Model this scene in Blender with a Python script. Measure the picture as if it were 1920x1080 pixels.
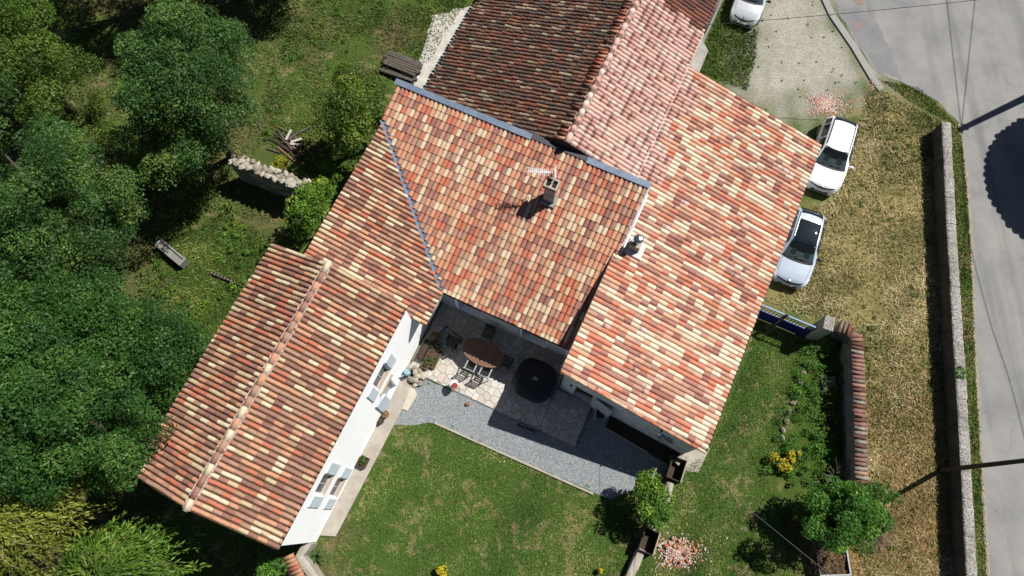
import bpy, bmesh, math, random
import numpy as np
from mathutils import Matrix, Vector

# ------------------------------------------------------------------ camera, sky, sun
for o in list(bpy.data.objects): bpy.data.objects.remove(o)
SC = bpy.context.scene
COL = SC.collection
CAM_H, TILT, FPX = 32.0, math.atan(435/1340), 1340.0
cd = bpy.data.cameras.new('camera'); cam = bpy.data.objects.new('camera', cd); COL.objects.link(cam)
cam.location = (0, 0, CAM_H); cam.rotation_euler = (TILT, 0, 0)
cd.sensor_width = 36; cd.lens = 36*FPX/1920; cd.clip_end = 2000; cd.clip_start = .1
SC.camera = cam
SUN_AZ, SUN_EL = math.radians(26.5), math.radians(53.5)      # where the sun stands, from +X towards +Y
world = bpy.data.worlds.new('World'); SC.world = world; world.use_nodes = True
wn = world.node_tree.nodes; wl = world.node_tree.links
bgn = wn['Background']; sky = wn.new('ShaderNodeTexSky'); sky.sky_type = 'NISHITA'; sky.sun_disc = False
sky.sun_elevation = SUN_EL; sky.sun_rotation = math.pi/2-SUN_AZ
sky.air_density = .55; sky.dust_density = .4
wl.new(sky.outputs[0], bgn.inputs[0]); bgn.inputs[1].default_value = 0.05
ld = bpy.data.lights.new('sun', 'SUN'); ld.energy = 5.0; ld.angle = math.radians(.5); ld.color = (1, .968, .92)
sun = bpy.data.objects.new('sun', ld); COL.objects.link(sun)
SUNV = Vector((math.cos(SUN_AZ)*math.cos(SUN_EL), math.sin(SUN_AZ)*math.cos(SUN_EL), math.sin(SUN_EL)))
sun.rotation_euler = SUNV.to_track_quat('Z', 'Y').to_euler(); sun.location = (30, 20, 60)
vs = SC.view_settings; vs.view_transform = 'Standard'; vs.look = 'None'; vs.exposure = 0.62; vs.gamma = 1; vs.use_curve_mapping = False
SC.cycles.max_bounces = 6; SC.cycles.transparent_max_bounces = 8

# ------------------------------------------------------------------ survey helpers
CT, ST = math.cos(TILT), math.sin(TILT)
def at(px, py, z=0.0):
    """place of a point read off the survey picture (1920x1080) when it lies z metres above ground"""
    a, b = px-960, 540-py
    d = (a, FPX*ST+b*CT, -FPX*CT+b*ST); k = (z-CAM_H)/d[2]
    return (d[0]*k, d[1]*k, z)
AN = math.radians(65)
UX, UY = math.cos(AN), math.sin(AN)
def W(t, s, z=0.0):                                    # house frame (t across, s along) to world
    return (t*UY+s*UX, -t*UX+s*UY, z)
def S(px, py, z=0.0):                                  # survey point in the house frame (t, s)
    p = at(px, py, z); return (p[0]*UY-p[1]*UX, p[0]*UX+p[1]*UY)
ROTH = AN-math.pi/2

# ------------------------------------------------------------------ materials
def lin(c, k=.64):
    return tuple(k*((x/255)/12.92 if x/255 <= .04045 else ((x/255+.055)/1.055)**2.4) for x in c)
MATS = {}
def nodes(name):
    m = bpy.data.materials.new(name); m.use_nodes = True
    nt = m.node_tree; return m, nt, nt.nodes, nt.links, nt.nodes['Principled BSDF']
def noise(nt, scale, detail=4, rough=.6, dist=0, coord='pos'):
    n = nt.nodes.new('ShaderNodeTexNoise'); n.inputs['Scale'].default_value = scale
    n.inputs['Detail'].default_value = detail; n.inputs['Roughness'].default_value = rough; n.inputs['Distortion'].default_value = dist
    g = nt.nodes.new('ShaderNodeNewGeometry'); nt.links.new(g.outputs['Position'], n.inputs['Vector'])
    return n.outputs['Fac']
def ramp(nt, src, stops):
    r = nt.nodes.new('ShaderNodeValToRGB'); cr = r.color_ramp
    while len(cr.elements) < len(stops): cr.elements.new(.5)
    for e, (p, c) in zip(cr.elements, stops):
        e.position = p; e.color = (c[0], c[1], c[2], 1) if hasattr(c, '__len__') else (c, c, c, 1)
    nt.links.new(src, r.inputs[0]); return r.outputs[0]
def mix(nt, a, b, fac, mode='MIX'):
    m = nt.nodes.new('ShaderNodeMix'); m.data_type = 'RGBA'; m.blend_type = mode
    for sock, v in ((m.inputs[0], fac), (m.inputs[6], a), (m.inputs[7], b)):
        if hasattr(v, 'is_output'): nt.links.new(v, sock)
        elif hasattr(v, '__len__'): sock.default_value = (v[0], v[1], v[2], 1)
        else: sock.default_value = v
    return m.outputs[2]
def bump(nt, src, strength, dist=.02):
    b = nt.nodes.new('ShaderNodeBump'); b.inputs['Strength'].default_value = strength; b.inputs['Distance'].default_value = dist
    nt.links.new(src, b.inputs['Height']); return b.outputs[0]
def attr(nt, name):
    a = nt.nodes.new('ShaderNodeAttribute'); a.attribute_name = name; return a
def mat(name, c, rough=.7, var=.15, scale=6, metal=0, dirt=None, dirt_amt=.5, dirt_scale=2, bmp=0, spec=.4, coat=0):
    """plain coloured stuff with tonal variation, optional second tone in blotches"""
    if name in MATS: return MATS[name]
    m, nt, N, Lk, p = nodes(name)
    n = noise(nt, scale, 5)
    col = mix(nt, tuple(x*(1-var) for x in c), tuple(min(1, x*(1+var)) for x in c), n)
    if dirt:
        d = ramp(nt, noise(nt, dirt_scale, 6, .7), [(.5-.12, 0), (.5+.18, dirt_amt)])
        col = mix(nt, col, dirt, d)
    Lk.new(col, p.inputs['Base Color']); p.inputs['Roughness'].default_value = rough; p.inputs['Metallic'].default_value = metal
    p.inputs['Specular IOR Level'].default_value = spec
    if coat: p.inputs['Coat Weight'].default_value = coat; p.inputs['Coat Roughness'].default_value = .04
    if bmp: Lk.new(bump(nt, noise(nt, scale*4, 6, .7), bmp), p.inputs['Normal'])
    MATS[name] = m; return m
def tile_mat(name, c, soot=0.0, moss=.2, seed=0):
    m, nt, N, Lk, p = nodes(name)
    col = mix(nt, tuple(x*.84 for x in c), tuple(min(1, x*1.14) for x in c), noise(nt, 9, 5, .65))
    uv = N.new('ShaderNodeUVMap'); uv.uv_map = 'uv'; sp = N.new('ShaderNodeSeparateXYZ'); Lk.new(uv.outputs[0], sp.inputs[0])
    # weather streaks and lichen, denser towards the covered head of each tile
    ad = N.new('ShaderNodeMath'); ad.operation = 'MULTIPLY_ADD'; Lk.new(sp.outputs[1], ad.inputs[0]); ad.inputs[1].default_value = -.22
    Lk.new(noise(nt, 5, 7, .75), ad.inputs[2])
    f = ramp(nt, ad.outputs[0], [(.44, 0), (.60, moss)])
    col = mix(nt, col, lin((92, 78, 62)), f)
    g = ramp(nt, noise(nt, .7, 5, .7), [(.46, 0), (.68, .14+.4*moss)])
    col = mix(nt, col, tuple(x*.55 for x in c), g)
    if soot:
        # factory-smoked patch across part of the barrel
        a2 = N.new('ShaderNodeMath'); a2.operation = 'MULTIPLY_ADD'; Lk.new(noise(nt, 3.2, 3, .5), a2.inputs[0]); a2.inputs[1].default_value = .55
        Lk.new(sp.outputs[1], a2.inputs[2])
        f2 = ramp(nt, a2.outputs[0], [(.36, 0), (.56, soot), (.66, soot), (.9, 0)])
        col = mix(nt, col, lin((112, 88, 78)), f2)
    Lk.new(col, p.inputs['Base Color']); p.inputs['Roughness'].default_value = .78; p.inputs['Specular IOR Level'].default_value = .25
    Lk.new(bump(nt, noise(nt, 60, 4, .7), .35, .01), p.inputs['Normal'])
    return m
def leaf_mat(name, a, b, yel, trans=.33):
    m, nt, N, Lk, p = nodes(name)
    at_ = attr(nt, 'rnd')
    col = ramp(nt, at_.outputs['Fac'], [(0, a), (.75, b), (1, yel)])
    col = mix(nt, col, tuple(x*.62 for x in a), ramp(nt, noise(nt, .55, 2), [(.42, 0), (.66, .35)]))
    Lk.new(col, p.inputs['Base Color']); p.inputs['Roughness'].default_value = .55; p.inputs['Specular IOR Level'].default_value = .3
    tr = N.new('ShaderNodeBsdfTranslucent'); Lk.new(mix(nt, col, (.25, .5, .05), .35), tr.inputs[0])
    ms = N.new('ShaderNodeMixShader'); ms.inputs[0].default_value = trans
    Lk.new(p.outputs[0], ms.inputs[1]); Lk.new(tr.outputs[0], ms.inputs[2]); Lk.new(ms.outputs[0], N['Material Output'].inputs[0])
    return m
def blade_mat(name, stops):
    m, nt, N, Lk, p = nodes(name)
    col = ramp(nt, attr(nt, 'rnd').outputs['Fac'], stops)
    Lk.new(col, p.inputs['Base Color']); p.inputs['Roughness'].default_value = .7; p.inputs['Specular IOR Level'].default_value = .2
    return m

# ------------------------------------------------------------------ mesh builder
class MB:
    def __init__(s): s.v = []; s.f = []; s.smooth = False
    def add(s, vs, fs):
        k = len(s.v); s.v += [tuple(p) for p in vs]; s.f += [tuple(i+k for i in f) for f in fs]; return s
    def box(s, c, d, rz=0, M=None):
        x, y, z = d[0]/2, d[1]/2, d[2]/2
        P = [(i*x, j*y, k*z) for k in (-1, 1) for j in (-1, 1) for i in (-1, 1)]
        R = M if M is not None else Matrix.Rotation(rz, 3, 'Z')
        P = [R @ Vector(p)+Vector(c) for p in P]
        return s.add(P, [(0, 2, 3, 1), (4, 5, 7, 6), (0, 1, 5, 4), (2, 6, 7, 3), (0, 4, 6, 2), (1, 3, 7, 5)])
    def bar(s, a, b, w, h=None):
        a, b = Vector(a), Vector(b); d = b-a; L = d.length
        if L < 1e-6: return s
        up = Vector((0, 0, 1)) if abs(d.normalized().z) < .95 else Vector((1, 0, 0))
        y = up.cross(d).normalized(); z = d.normalized().cross(y)
        M = Matrix((d.normalized(), y, z)).transposed()
        return s.box((a+b)/2, (L, w, h or w), M=M)
    def prism(s, poly, z0, z1, inset=0):
        n = len(poly)
        area = sum(poly[i][0]*poly[(i+1) % n][1]-poly[(i+1) % n][0]*poly[i][1] for i in range(n))
        if area < 0: poly = poly[::-1]
        cx = sum(p[0] for p in poly)/n; cy = sum(p[1] for p in poly)/n
        def zz(z, i): return z[i] if hasattr(z, '__len__') else z
        top = [(p[0]+(cx-p[0])*inset, p[1]+(cy-p[1])*inset, zz(z1, i)) for i, p in enumerate(poly)]
        return s.add([(p[0], p[1], zz(z0, i)) for i, p in enumerate(poly)]+top,
                     [tuple(range(n-1, -1, -1)), tuple(range(n, 2*n))]+[(i, (i+1) % n, n+(i+1) % n, n+i) for i in range(n)])
    def tube(s, pts, r, n=8, cap=True):
        rings = []; pts = [Vector(p) for p in pts]
        for i, p in enumerate(pts):
            d = (pts[min(i+1, len(pts)-1)]-pts[max(i-1, 0)]).normalized()
            up = Vector((0, 0, 1)) if abs(d.z) < .9 else Vector((1, 0, 0))
            x = d.cross(up).normalized(); y = x.cross(d)
            rr = r[i] if hasattr(r, '__len__') else r
            rings.append([p+(x*math.cos(a)+y*math.sin(a))*rr for a in [2*math.pi*k/n for k in range(n)]])
        vs = [q for R in rings for q in R]; fs = []
        for i in range(len(pts)-1):
            for k in range(n): fs.append((i*n+k, (i*n+(k+1) % n), (i+1)*n+(k+1) % n, (i+1)*n+k))
        if cap: fs += [tuple(range(n-1, -1, -1)), tuple((len(pts)-1)*n+k for k in range(n))]
        return s.add(vs, fs)
    def lathe(s, c, prof, n=16, sx=1, sy=1):
        vs = [(c[0]+r*sx*math.cos(2*math.pi*k/n), c[1]+r*sy*math.sin(2*math.pi*k/n), c[2]+z) for r, z in prof for k in range(n)]
        fs = [(i*n+k, i*n+(k+1) % n, (i+1)*n+(k+1) % n, (i+1)*n+k) for i in range(len(prof)-1) for k in range(n)]
        fs += [tuple(range(n-1, -1, -1)), tuple((len(prof)-1)*n+k for k in range(n))]
        return s.add(vs, fs)
    def off(s, d): s.v = [(p[0]-d[0], p[1]-d[1], p[2]-(d[2] if len(d) > 2 else 0)) for p in s.v]; return s
    def mesh(s, name, m):
        me = bpy.data.meshes.new(name); me.from_pydata(s.v, [], s.f); me.validate()
        if m is not None: me.materials.append(m)
        if s.smooth: me.polygons.foreach_set('use_smooth', [True]*len(me.polygons))
        me.update(); return me
def link(name, me, parent=None, kind=None):
    o = bpy.data.objects.new(name, me); COL.objects.link(o)
    if parent: o.parent = parent
    if kind: o['kind'] = kind
    return o
def tag(o, label, cat, group=None):
    o['label'] = label; o['category'] = cat
    if group: o['group'] = group
    return o
def empty(name, loc, rz, label, cat, group=None):
    o = bpy.data.objects.new(name, None); COL.objects.link(o); o.location = loc; o.rotation_euler = (0, 0, rz); o.empty_display_size = .3
    return tag(o, label, cat, group)
def bevel(o, w=.01, seg=2, angle=35):
    b = o.modifiers.new('bevel', 'BEVEL'); b.width = w; b.segments = seg; b.limit_method = 'ANGLE'; b.angle_limit = math.radians(angle); return o
def part(name, mb, m, parent, off=None, smooth=False, bev=0, kind=None):
    if off: mb.off(off)
    mb.smooth = smooth
    o = link(name, mb.mesh(name, m), parent, kind)
    if bev: bevel(o, bev)
    return o
def np_mesh(name, V, F, m, rnd=None, uv=None, mi=None, smooth=False):
    """big meshes from arrays; F is (n,k)"""
    me = bpy.data.meshes.new(name); n, k = F.shape
    me.vertices.add(len(V)); me.vertices.foreach_set('co', V.astype(np.float32).ravel())
    me.loops.add(n*k); me.loops.foreach_set('vertex_index', F.astype(np.int32).ravel())
    me.polygons.add(n); me.polygons.foreach_set('loop_start', np.arange(0, n*k, k, dtype=np.int32))
    for q in (m if isinstance(m, list) else [m]): me.materials.append(q)
    if mi is not None: me.polygons.foreach_set('material_index', mi.astype(np.int32))
    if smooth: me.polygons.foreach_set('use_smooth', np.ones(n, bool))
    if uv is not None:
        l = me.uv_layers.new(name='uv'); l.data.foreach_set('uv', uv.astype(np.float32).ravel())
    if rnd is not None:
        a = me.attributes.new('rnd', 'FLOAT', 'FACE'); a.data.foreach_set('value', rnd.astype(np.float32))
    me.update(calc_edges=True); return me
RNG = np.random.default_rng(7); random.seed(7)
def inpoly(P, poly):
    x, y = P[:, 0], P[:, 1]; r = np.zeros(len(P), bool); n = len(poly)
    for i in range(n):
        x1, y1 = poly[i][:2]; x2, y2 = poly[(i+1) % n][:2]
        c = ((y1 > y) != (y2 > y)); r ^= c & (x < (x2-x1)*(y-y1)/((y2-y1) if y2 != y1 else 1e-9)+x1)
    return r
def pdist(P, poly):
    """signed distance, positive inside"""
    d = np.full(len(P), 1e9); n = len(poly)
    for i in range(n):
        a = np.array(poly[i][:2]); b = np.array(poly[(i+1) % n][:2]); ab = b-a
        k = np.clip(((P-a) @ ab)/max(ab @ ab, 1e-9), 0, 1); d = np.minimum(d, np.hypot(*((P-a-k[:, None]*ab).T)))
    return np.where(inpoly(P, poly), d, -d)
def px(*pts, z=0): return [at(x, y, z)[:2] for x, y in pts]

# ------------------------------------------------------------------ palette
WHITE = mat('white_render', (.92, .92, .92), .85, .03, 1.2, dirt=(.76, .76, .76), dirt_amt=.35, dirt_scale=.9, bmp=.15)
GREYWALL = mat('aged_lime_render', lin((196, 192, 184)), .9, .1, 2, dirt=lin((120, 116, 106)), dirt_amt=.6, dirt_scale=1.4, bmp=.3)
STONE = mat('old_stone', lin((168, 158, 140)), .9, .22, 7, dirt=lin((86, 80, 68)), dirt_amt=.7, dirt_scale=5, bmp=.8)
STONEL = mat('pale_stone', lin((200, 192, 176)), .9, .2, 6, dirt=lin((120, 110, 92)), dirt_amt=.6, dirt_scale=6, bmp=.8)
CONC = mat('concrete', lin((186, 178, 164)), .9, .1, 3, dirt=lin((140, 130, 114)), dirt_amt=.6, dirt_scale=2.2, bmp=.3)
ZINC = mat('zinc_sheet', lin((122, 138, 162)), .5, .1, 2, metal=.25, dirt=lin((176, 186, 194)), dirt_amt=.4, dirt_scale=4)
GUTTER = mat('grey_gutter', lin((92, 92, 96)), .5, .1, 4, metal=.3)
DARKWOOD = mat('dark_timber', lin((58, 48, 42)), .8, .25, 8)
DECK = mat('roof_debris', lin((120, 90, 62)), .95, .35, 14, dirt=lin((60, 52, 34)), dirt_amt=.8, dirt_scale=6)
SHUT = mat('pale_blue_shutter', lin((206, 216, 224), .85), .6, .04, 5)
SHUTW = mat('white_shutter', lin((208, 210, 214)), .6, .05, 5)
GLASS = mat('window_glass', (.05, .065, .08), .2, .15, 2, spec=.2)
DARK = mat('dark_room', (.012, .011, .01), .9, .1, 2)
BLACK = mat('black_metal', (.012, .012, .013), .4, .2, 5)
IRON = mat('iron', (.03, .03, .032), .55, .2, 8)
MORTAR = mat('lime_mortar', lin((206, 182, 168)), .95, .12, 12, bmp=.6)
MORTARW = mat('white_mortar', lin((216, 214, 212)), .95, .08, 12, bmp=.5)

# ================================================================== GROUND
def grid_axis(lo, hi, step, far): 
    a = list(np.arange(lo, hi+1e-6, step)); return np.array([-far, -far/3]+a+[far/3, far])
gx = grid_axis(-31, 31, .22, 600); gy = grid_axis(-6, 31, .22, 600)
GX, GY = np.meshgrid(gx, gy); P = np.stack([GX.ravel(), GY.ravel()], 1)
def fbm(P, s, seed):
    r = np.random.default_rng(seed); o = np.zeros(len(P))
    for k in range(14):
        a = r.uniform(0, 6.28); fq = s*2**r.uniform(-.8, 1.6); o += np.sin((P[:, 0]*math.cos(a)+P[:, 1]*math.sin(a))*fq+r.uniform(0, 6.28))
    return o/5
NB = fbm(P, 2.2, 1)
def mask(polys, feather=.5, wob=.35):
    m = np.zeros(len(P))
    for q in polys: m = np.maximum(m, np.clip((pdist(P, q)+NB*wob)/feather*.5+.5, 0, 1))
    return m
FIELD = px((1428, 560), (1475, 545), (1520, 395), (1560, 370), (1608, 250), (1630, 150), (1690, 190), (1780, 235), (1800, 1085), (1615, 1085), (1618, 640), (1560, 600), (1480, 585))
FIELD_LOW = px((1620, 740), (1760, 700), (1800, 1085), (1500, 1085), (1560, 1010), (1620, 980))
LOT = px((1425, -60), (1520, -60), (1545, 20), (1640, 152), (1600, 178), (1500, 195), (1470, 222), (1400, 190), (1405, 100))
DSIDE = px((1340, -40), (1425, -60), (1418, 100), (1400, 170), (1300, 130), (1300, 90))
BED = px((1500, 640), (1590, 630), (1598, 900), (1500, 940), (1430, 900), (1462, 800), (1490, 700))
LAWN = px((770, 795), (815, 792), (1145, 938), (1200, 985), (1185, 1090), (640, 1090), (610, 1040), (650, 990), (735, 810))
EAST = px((1425, 600), (1505, 635), (1495, 700), (1462, 800), (1430, 890), (1480, 945), (1500, 1000), (1490, 1090), (1190, 1090), (1240, 980), (1275, 880), (1330, 850))
NWEST = px((520, 110), (580, -20), (890, -20), (800, 120), (735, 150), (700, 240), (640, 330), (560, 320), (490, 260), (500, 150))
WCLEAR = px((290, 570), (300, 470), (350, 440), (420, 400), (500, 440), (520, 470), (440, 570), (390, 660), (360, 690), (280, 620))
WOODS = px((-200, -250), (580, -250), (560, 60), (500, 160), (500, 270), (430, 330), (520, 420), (420, 400), (300, 470), (290, 580), (390, 660), (270, 870), (500, 1030), (480, 1090), (-100, 1090))
VERGE = px((1635, 140), (1650, 150), (1725, 165), (1765, 205), (1800, 240), (1785, 232), (1720, 200))
SOILSPOTS = px((615, 1030), (640, 1000), (660, 1010), (640, 1080), (600, 1080)), px((1240, 1010), (1310, 1010), (1320, 1060), (1240, 1080)), px((300, 540), (345, 545), (330, 600), (295, 600)), px((700, 60), (760, 20), (790, 60), (720, 110))
A_DRY = np.clip(mask([FIELD], 1.0, .5)*(.55+.45*np.clip(fbm(P, .9, 5)*.5+.5, 0, 1))+mask([FIELD_LOW], 2)*.5, 0, 1)
A_PALE = np.clip(mask([LOT], 1.5, .7)*1.1, 0, 1)
A_LUSH = np.clip(mask([DSIDE, BED, WCLEAR], .8)+mask([NWEST], 1)*(.5+.5*np.clip(fbm(P, 1.1, 9), -1, 1)), 0, 1)
A_BARE = np.clip(mask([WOODS], 1.2)*(.45+.45*np.clip(fbm(P, .8, 31), -1, 1))+mask(SOILSPOTS, .6)*.9+mask([NWEST], 1)*np.clip(fbm(P, .9, 12)*.8-.1, 0, .8), 0, 1)
A_RED = mask([FIELD_LOW], 2)
nx, ny = len(gx), len(gy); idx = np.arange(nx*ny).reshape(ny, nx)
Fq = np.stack([idx[:-1, :-1].ravel(), idx[:-1, 1:].ravel(), idx[1:, 1:].ravel(), idx[1:, :-1].ravel()], 1)
def ground_mat():
    m, nt, N, Lk, p = nodes('ground_cover')
    fine = noise(nt, 14, 6, .75); mid = noise(nt, 2.3, 5, .65, .5); big = noise(nt, .55, 3)
    grass = ramp(nt, fine, [(.25, lin((42, 58, 22))), (.5, lin((76, 98, 42))), (.75, lin((112, 130, 62)))])
    worn = ramp(nt, fine, [(.3, lin((122, 106, 74))), (.7, lin((176, 156, 118)))])
    wf = N.new('ShaderNodeMath'); wf.operation = 'MULTIPLY_ADD'; Lk.new(big, wf.inputs[0]); wf.inputs[1].default_value = .7; Lk.new(mid, wf.inputs[2])
    col = mix(nt, grass, worn, ramp(nt, wf.outputs[0], [(.90, 0), (1.06, .8)]))
    lush = ramp(nt, fine, [(.25, lin((34, 50, 18))), (.75, lin((96, 120, 48)))])
    col = mix(nt, col, lush, attr(nt, 'lush').outputs['Fac'])
    dry = ramp(nt, noise(nt, 9, 7, .8, 1.2), [(.25, lin((104, 92, 58))), (.5, lin((166, 148, 100))), (.75, lin((204, 186, 138)))])
    dry = mix(nt, dry, lin((92, 100, 46)), ramp(nt, wf.outputs[0], [(.84, 0), (1.0, .6)]))
    dry = mix(nt, dry, lin((142, 98, 58)), ramp(nt, attr(nt, 'red').outputs['Fac'], [(.2, 0), (1, .65)]))
    col = mix(nt, col, dry, attr(nt, 'dry').outputs['Fac'])
    soil = ramp(nt, fine, [(.3, lin((66, 56, 40))), (.7, lin((128, 112, 82)))])
    col = mix(nt, col, soil, attr(nt, 'bare').outputs['Fac'])
    pale = ramp(nt, noise(nt, 11, 7, .85), [(.36, lin((116, 110, 98))), (.48, lin((176, 171, 160))), (.62, lin((214, 210, 200)))])
    pale = mix(nt, pale, lin((160, 152, 134)), ramp(nt, mid, [(.42, 0), (.7, .8)]))
    col = mix(nt, col, pale, attr(nt, 'pale').outputs['Fac'])
    Lk.new(col, p.inputs['Base Color']); p.inputs['Roughness'].default_value = .95; p.inputs['Specular IOR Level'].default_value = .1
    Lk.new(bump(nt, fine, .9, .05), p.inputs['Normal']); return m
gme = np_mesh('ground', np.concatenate([P, np.zeros((len(P), 1))], 1), Fq, ground_mat())
for nm, a in (('dry', A_DRY), ('pale', A_PALE), ('lush', A_LUSH), ('bare', A_BARE), ('red', A_RED)):
    q = gme.attributes.new(nm, 'FLOAT', 'POINT'); q.data.foreach_set('value', a.astype(np.float32))
link('ground', gme, kind='structure')

def sheet(name, poly, z, m):
    me = MB().add([(p[0], p[1], z) for p in poly], [tuple(range(len(poly)))])
    area = sum(poly[i][0]*poly[(i+1) % len(poly)][1]-poly[(i+1) % len(poly)][0]*poly[i][1] for i in range(len(poly)))
    if area < 0: me.f = [tuple(reversed(me.f[0]))]
    return part(name, me, m, None, kind='structure')
def road_mat():
    m, nt, N, Lk, p = nodes('worn_asphalt')
    g = noise(nt, 55, 3, .75); b = noise(nt, .5, 7, .66); c = noise(nt, 1.9, 6, .7)
    mp = N.new('ShaderNodeMapping'); mp.inputs['Scale'].default_value = (.75, .05, 1); ge = N.new('ShaderNodeNewGeometry'); Lk.new(ge.outputs['Position'], mp.inputs[0])
    tr = N.new('ShaderNodeTexNoise'); tr.inputs['Scale'].default_value = 1; tr.inputs['Detail'].default_value = 5; Lk.new(mp.outputs[0], tr.inputs['Vector'])
    col = ramp(nt, b, [(.3, lin((134, 133, 131))), (.5, lin((150, 149, 146))), (.7, lin((162, 160, 154)))])
    col = mix(nt, col, lin((112, 112, 113)), ramp(nt, tr.outputs['Fac'], [(.5, 0), (.66, .7)]))
    col = mix(nt, col, lin((166, 152, 128)), ramp(nt, c, [(.6, 0), (.74, .45)]))
    col = mix(nt, col, lin((205, 202, 194)), ramp(nt, g, [(.58, 0), (.74, .4)])); col = mix(nt, col, lin((90, 90, 92)), ramp(nt, g, [(.24, .5), (.42, 0)]))
    vo = N.new('ShaderNodeTexVoronoi'); vo.feature = 'DISTANCE_TO_EDGE'; vo.inputs['Scale'].default_value = .42; vo.inputs['Randomness'].default_value = 1
    ng = N.new('ShaderNodeTexNoise'); ng.inputs['Scale'].default_value = 1.6; ng.inputs['Detail'].default_value = 5; ad = N.new('ShaderNodeVectorMath'); ad.operation = 'MULTIPLY_ADD'
    Lk.new(ge.outputs['Position'], ng.inputs['Vector']); Lk.new(ng.outputs['Color'], ad.inputs[0]); ad.inputs[1].default_value = (.9, .9, 0); Lk.new(ge.outputs['Position'], ad.inputs[2]); Lk.new(ad.outputs[0], vo.inputs['Vector'])
    crack = ramp(nt, vo.outputs['Distance'], [(.0, .16), (.010, 0)])
    col = mix(nt, col, lin((74, 72, 70)), crack)
    Lk.new(col, p.inputs['Base Color']); p.inputs['Roughness'].default_value = .92; p.inputs['Specular IOR Level'].default_value = .2
    Lk.new(bump(nt, g, .6, .012), p.inputs['Normal']); return m
def wob(poly, amp=.06, step=.35, seed=3):
    r = random.Random(seed); out = []
    for i in range(len(poly)):
        a, b = poly[i], poly[(i+1) % len(poly)]; L = math.hypot(b[0]-a[0], b[1]-a[1])
        n = max(1, int(L/step)) if L < 40 else 1
        for k in range(n): out.append((a[0]+(b[0]-a[0])*k/n+r.uniform(-amp, amp), a[1]+(b[1]-a[1])*k/n+r.uniform(-amp, amp)))
    return out
ROAD = px((1545, -40), (1600, 75), (1642, 135), (1700, 158), (1755, 190), (1797, 232), (1808, 300), (1818, 430), (1826, 640), (1838, 860), (1850, 1090))
ROADP = wob(ROAD+[(ROAD[-1][0]+1, -90), (130, -90), (130, 110), (ROAD[0][0]-20, 90)][0:0]+[(25.5, -60), (120, -60), (120, 95), (ROAD[0][0]-14, 95)], .07)
sheet('road', ROADP, .008, road_mat())
GRIT = mat('edge_grit', lin((170, 158, 138)), .95, .2, 12, dirt=lin((132, 126, 114)), dirt_amt=.8, dirt_scale=4)
ge_ = px((1797, 232), (1808, 300), (1818, 430), (1826, 640), (1838, 860), (1850, 1090))
sheet('road_grit', wob(ge_+[(x+.14, y) for x, y in ge_[::-1]], .045, .12, 9), .0125, GRIT)
TARP = mat('newer_asphalt', lin((126, 126, 129)), .92, .12, 3, dirt=lin((146, 144, 140)), dirt_amt=.8, dirt_scale=.9)
sheet('asphalt_patch', wob(px((1566, 15), (1610, 12), (1650, 50), (1668, 95), (1690, 150), (1650, 132), (1612, 82)), .09, .2, 21), .0105, TARP)
sheet('asphalt_patch', wob(px((1668, 0), (1700, -10), (1718, 6), (1690, 16)), .07, .2, 22), .0105, TARP)
# tarry pot-hole repairs on the road
PATCH = mat('red_patch', lin((150, 126, 120)), .95, .25, 14)
for pts in ([(1600, 42), (1617, 40), (1618, 50), (1604, 58)], [(1602, 0), (1620, 0), (1620, 8), (1608, 10)]):
    sheet('road_patch', wob(px(*pts), .04, .15), .014, PATCH)
# kerb strip between lot and road
kb = MB(); KL = [at(*p) for p in ((1532, -30), (1560, 30), (1600, 88), (1637, 150), (1652, 170))]
for a, b in zip(KL[:-1], KL[1:]): kb.bar((a[0], a[1], .02), (b[0], b[1], .02), .34, .12)
part('kerb', kb, mat('kerb_concrete', lin((160, 158, 152)), .9, .12, 4, bmp=.3), None, kind='structure')
# courtyard gravel
def gravel_mat(name, a, b, c):
    m, nt, N, Lk, p = nodes(name)
    v = N.new('ShaderNodeTexVoronoi'); v.inputs['Scale'].default_value = 38
    g = N.new('ShaderNodeNewGeometry'); Lk.new(g.outputs['Position'], v.inputs['Vector'])
    col = ramp(nt, v.outputs['Color'], [(.1, a), (.5, b), (.9, c)])
    col = mix(nt, col, lin((120, 112, 96)), ramp(nt, noise(nt, 1.1, 5, .7), [(.52, 0), (.7, .5)]))
    Lk.new(col, p.inputs['Base Color']); p.inputs['Roughness'].default_value = .9
    Lk.new(bump(nt, v.outputs['Distance'], .8, .02), p.inputs['Normal']); return m
GRAV = px((788, 706), (1075, 832), (1112, 762), (1285, 850), (1262, 884), (1198, 912), (1147, 938), (815, 792), (770, 797), (735, 795), (752, 735))
sheet('gravel_court', wob(GRAV, .05), .006, gravel_mat('blue_gravel', lin((104, 112, 118)), lin((136, 143, 147)), lin((182, 184, 182))))
eb = MB(); a, b = at(815, 793), at(1112, 926); eb.bar((a[0], a[1], .03), (b[0], b[1], .03), .09, .1)
part('edging', eb, CONC, None, kind='structure')
# concrete walk along the long house, slab at its door
cw = MB().prism([W(-7.1, -4.0)[:2], W(-6.47, -3.75)[:2], W(-6.42, 1.95)[:2], W(-6.5, 3.0)[:2], W(-7.1, 4.3)[:2]], -.05, .07)
part('footpath', cw, CONC, None, kind='structure', bev=.015)
cw = MB().prism(wob(px((734, 738), (776, 724), (783, 740), (763, 771), (733, 757)), .03, .3), -.05, .06)
part('stone_slab', cw, mat('pale_slab', lin((208, 200, 182)), .9, .08, 3, dirt=lin((176, 164, 140)), dirt_amt=.5), None, kind='structure', bev=.015)
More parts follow.
